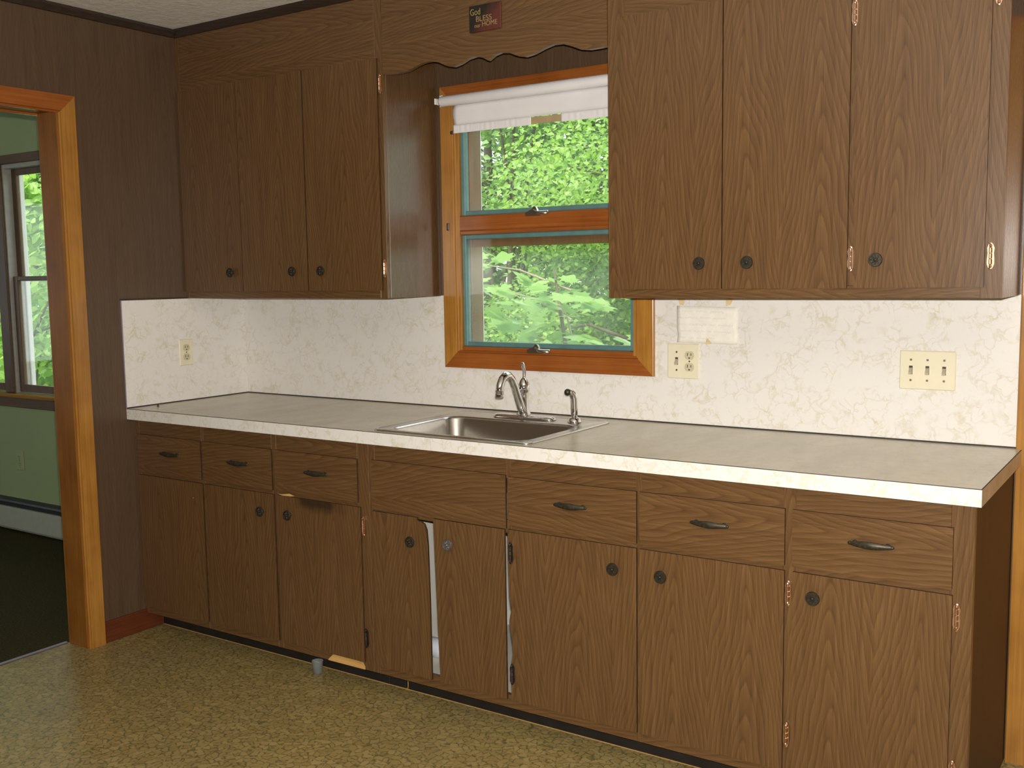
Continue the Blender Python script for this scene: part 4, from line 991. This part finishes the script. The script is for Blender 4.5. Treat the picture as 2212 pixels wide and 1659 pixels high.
def tree(name, base, height, rx, rz, label, mat, n, size, seed, trunk_r=0.09, crown_from=0.25, group='trees and bushes outside the windows', bark='bark', kind='quad', twigs=0):
    rs = random.Random(seed)
    t = thing(name, base, label, 'tree' if height > 3 else 'bush', group)
    b = Vector(base); top = b + Vector((rs.uniform(-.2, .2), rs.uniform(-.2, .2), height * 0.85))
    mid = b.lerp(top, 0.5) + Vector((rs.uniform(-.12, .12), rs.uniform(-.12, .12), 0))
    MB().tube([b, b.lerp(mid, .5), mid, mid.lerp(top, .5), top], [trunk_r, trunk_r * .85, trunk_r * .65, trunk_r * .4, trunk_r * .15], 10).build('trunk', bark, t, smooth=True)
    clumps = []
    for k in range(26):
        a = rs.uniform(0, 6.283); q = math.sqrt(rs.random()); zz = rs.uniform(crown_from, 1.0)
        env = math.sin(math.pi * min(1, max(0.12, (zz - crown_from) / (1 - crown_from) * 0.86 + 0.14))) ** 0.5
        c = b + Vector((math.cos(a) * q * rx * env, math.sin(a) * q * rx * env * 0.8, zz * height))
        clumps.append((c, (rx * 0.36, rx * 0.36, rz * 0.16)))
    for k in range(7):
        c = clumps[k][0]; s0 = b.lerp(top, rs.uniform(0.25, 0.75))
        MB().tube([s0, s0.lerp(c, .5) + Vector((0, 0, .12)), c], [trunk_r * .35, trunk_r * .22, trunk_r * .06], 6).build('branch', bark, t, smooth=True)
    for k in range(twigs):
        c = clumps[7 + k][0] + Vector((0, -rx * 0.25, 0)); e = c + Vector((rs.uniform(-.5, .5), rs.uniform(-.2, .1), rs.uniform(.2, .6)))
        MB().tube([c, c.lerp(e, .5) + Vector((.04, 0, .03)), e], [0.007, 0.005, 0.002], 5).build('twig', 'twig', t)
    me = leaf_cloud(name + '_foliage', clumps, n, size, mat, seed, kind)
    o = bpy.data.objects.new('foliage', me); COL.objects.link(o); put(o, t, (0, 0, 0)); o['kind'] = 'stuff'
    return t
G0 = -0.72
# seen through the kitchen window, bar the two added for a reflection
tree('leafy_bush', (-0.2, 4.4, G0), 4.2, 1.5, 4.0, 'bright yellow-green tree filling the upper kitchen pane', 'leaf_bright', 32000, 0.050, 21, 0.06, 0.2, twigs=6)
tree('leafy_bush', (-2.2, 5.4, G0), 4.4, 1.6, 4.0, 'mid green bushy tree behind the left of the kitchen window', 'leaf_mid', 17000, 0.07, 22, 0.07, 0.15)
tree('leafy_bush', (0.9, 6.2, G0), 4.6, 1.7, 4.4, 'mid green bushy tree behind the right of the kitchen window', 'leaf_mid', 17000, 0.07, 23, 0.07, 0.12)
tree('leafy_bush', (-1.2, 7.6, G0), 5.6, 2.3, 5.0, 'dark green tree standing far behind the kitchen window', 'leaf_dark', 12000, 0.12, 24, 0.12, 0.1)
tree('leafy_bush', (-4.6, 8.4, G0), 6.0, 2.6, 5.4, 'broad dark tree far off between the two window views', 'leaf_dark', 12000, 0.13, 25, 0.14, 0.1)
tree('leafy_bush', (3.4, 4.6, G0), 4.4, 1.6, 4.0, 'mid green bushy tree added out of view right of the kitchen window', 'leaf_mid', 12000, 0.08, 31, 0.07, 0.1)  # out of direct view; added so the cabinet side panel reflects greenery
tree('leafy_bush', (5.6, 6.4, G0), 5.2, 2.0, 4.8, 'broad tree added out of view farthest right of the kitchen window', 'leaf_mid', 10000, 0.11, 32, 0.09, 0.1)  # second unseen tree added for the same green reflection
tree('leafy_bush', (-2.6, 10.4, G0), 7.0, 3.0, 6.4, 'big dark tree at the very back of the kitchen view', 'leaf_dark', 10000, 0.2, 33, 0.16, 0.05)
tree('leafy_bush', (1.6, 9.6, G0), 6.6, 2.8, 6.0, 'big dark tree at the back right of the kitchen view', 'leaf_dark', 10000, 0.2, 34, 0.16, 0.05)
# seen through the adjoining room
tree('leafy_bush', (-5.6, 2.3, G0), 2.9, 1.0, 2.6, 'round bright bush low in the green room window', 'leaf_bright', 5000, 0.10, 26, 0.04, 0.1, kind='oval')
tree('leafy_bush', (-8.2, 3.6, G0), 5.2, 1.6, 4.8, 'tall mid green tree in the green room window', 'leaf_mid', 6500, 0.14, 27, 0.1, 0.15)
tree('leafy_bush', (-9.6, 5.8, G0), 6.4, 2.3, 5.4, 'dark backing tree behind the green room window', 'leaf_dark', 6500, 0.18, 28, 0.16, 0.15)
tree('leafy_bush', (-12.2, 5.2, G0), 6.8, 2.4, 5.6, 'farthest tree at the left edge of the green room view', 'leaf_mid', 6500, 0.18, 29, 0.16, 0.1)
# maple bough in front of the lower kitchen pane, leaf by leaf
mp = thing('maple_sapling', (0.45, 2.35, G0), 'pale maple sapling with layered leaves in the lower kitchen pane', 'tree', 'trees and bushes outside the windows')
MB().tube([(0.45, 2.35, G0), (0.42, 2.33, 0.2), (0.30, 2.3, 0.9), (0.22, 2.28, 1.45)], [0.03, 0.024, 0.015, 0.006], 8).build('trunk', 'bark', mp, smooth=True)
lm = MB(); vs = [lm.bm.verts.new((x, y, -0.10 * abs(x) ** 1.2 - 0.12 * y * y)) for x, y in leaf_outline('maple')]
lm.bm.faces.new(vs)
LEAF, _ = lm.mesh('leaf', 'leaf_maple', centre=False)
rs = random.Random(8)
for k, (c, r, n) in enumerate((((-0.15, 2.25, 1.32), (0.42, 0.25, 0.05), 34), ((0.32, 2.2, 1.22), (0.36, 0.25, 0.05), 30), ((-0.25, 2.3, 1.10), (0.40, 0.25, 0.05), 32), ((0.42, 2.25, 0.98), (0.38, 0.25, 0.06), 30), ((0.05, 2.2, 0.84), (0.45, 0.25, 0.05), 34), ((0.62, 2.3, 0.74), (0.30, 0.25, 0.06), 24), ((-0.42, 2.3, 1.5), (0.25, 0.2, 0.05), 16))):
    s0 = Vector((0.33, 2.3, c[2] - 0.18)); MB().tube([s0, s0.lerp(Vector(c), .5) + Vector((0, 0, .04)), Vector(c)], [0.008, 0.006, 0.003], 6).build('branch', 'twig', mp)
    for i in range(n):
        p = (c[0] + rs.uniform(-1, 1) * r[0], c[1] + rs.uniform(-1, 1) * r[1], c[2] + rs.uniform(-1, 1) * r[2])
        o = link('leaf', LEAF, mp, p, (rs.uniform(0.15, 0.75), rs.uniform(-0.4, 0.4), rs.uniform(2.2, 4.1)))
        s = rs.uniform(0.10, 0.17); o.scale = (s, s, s)
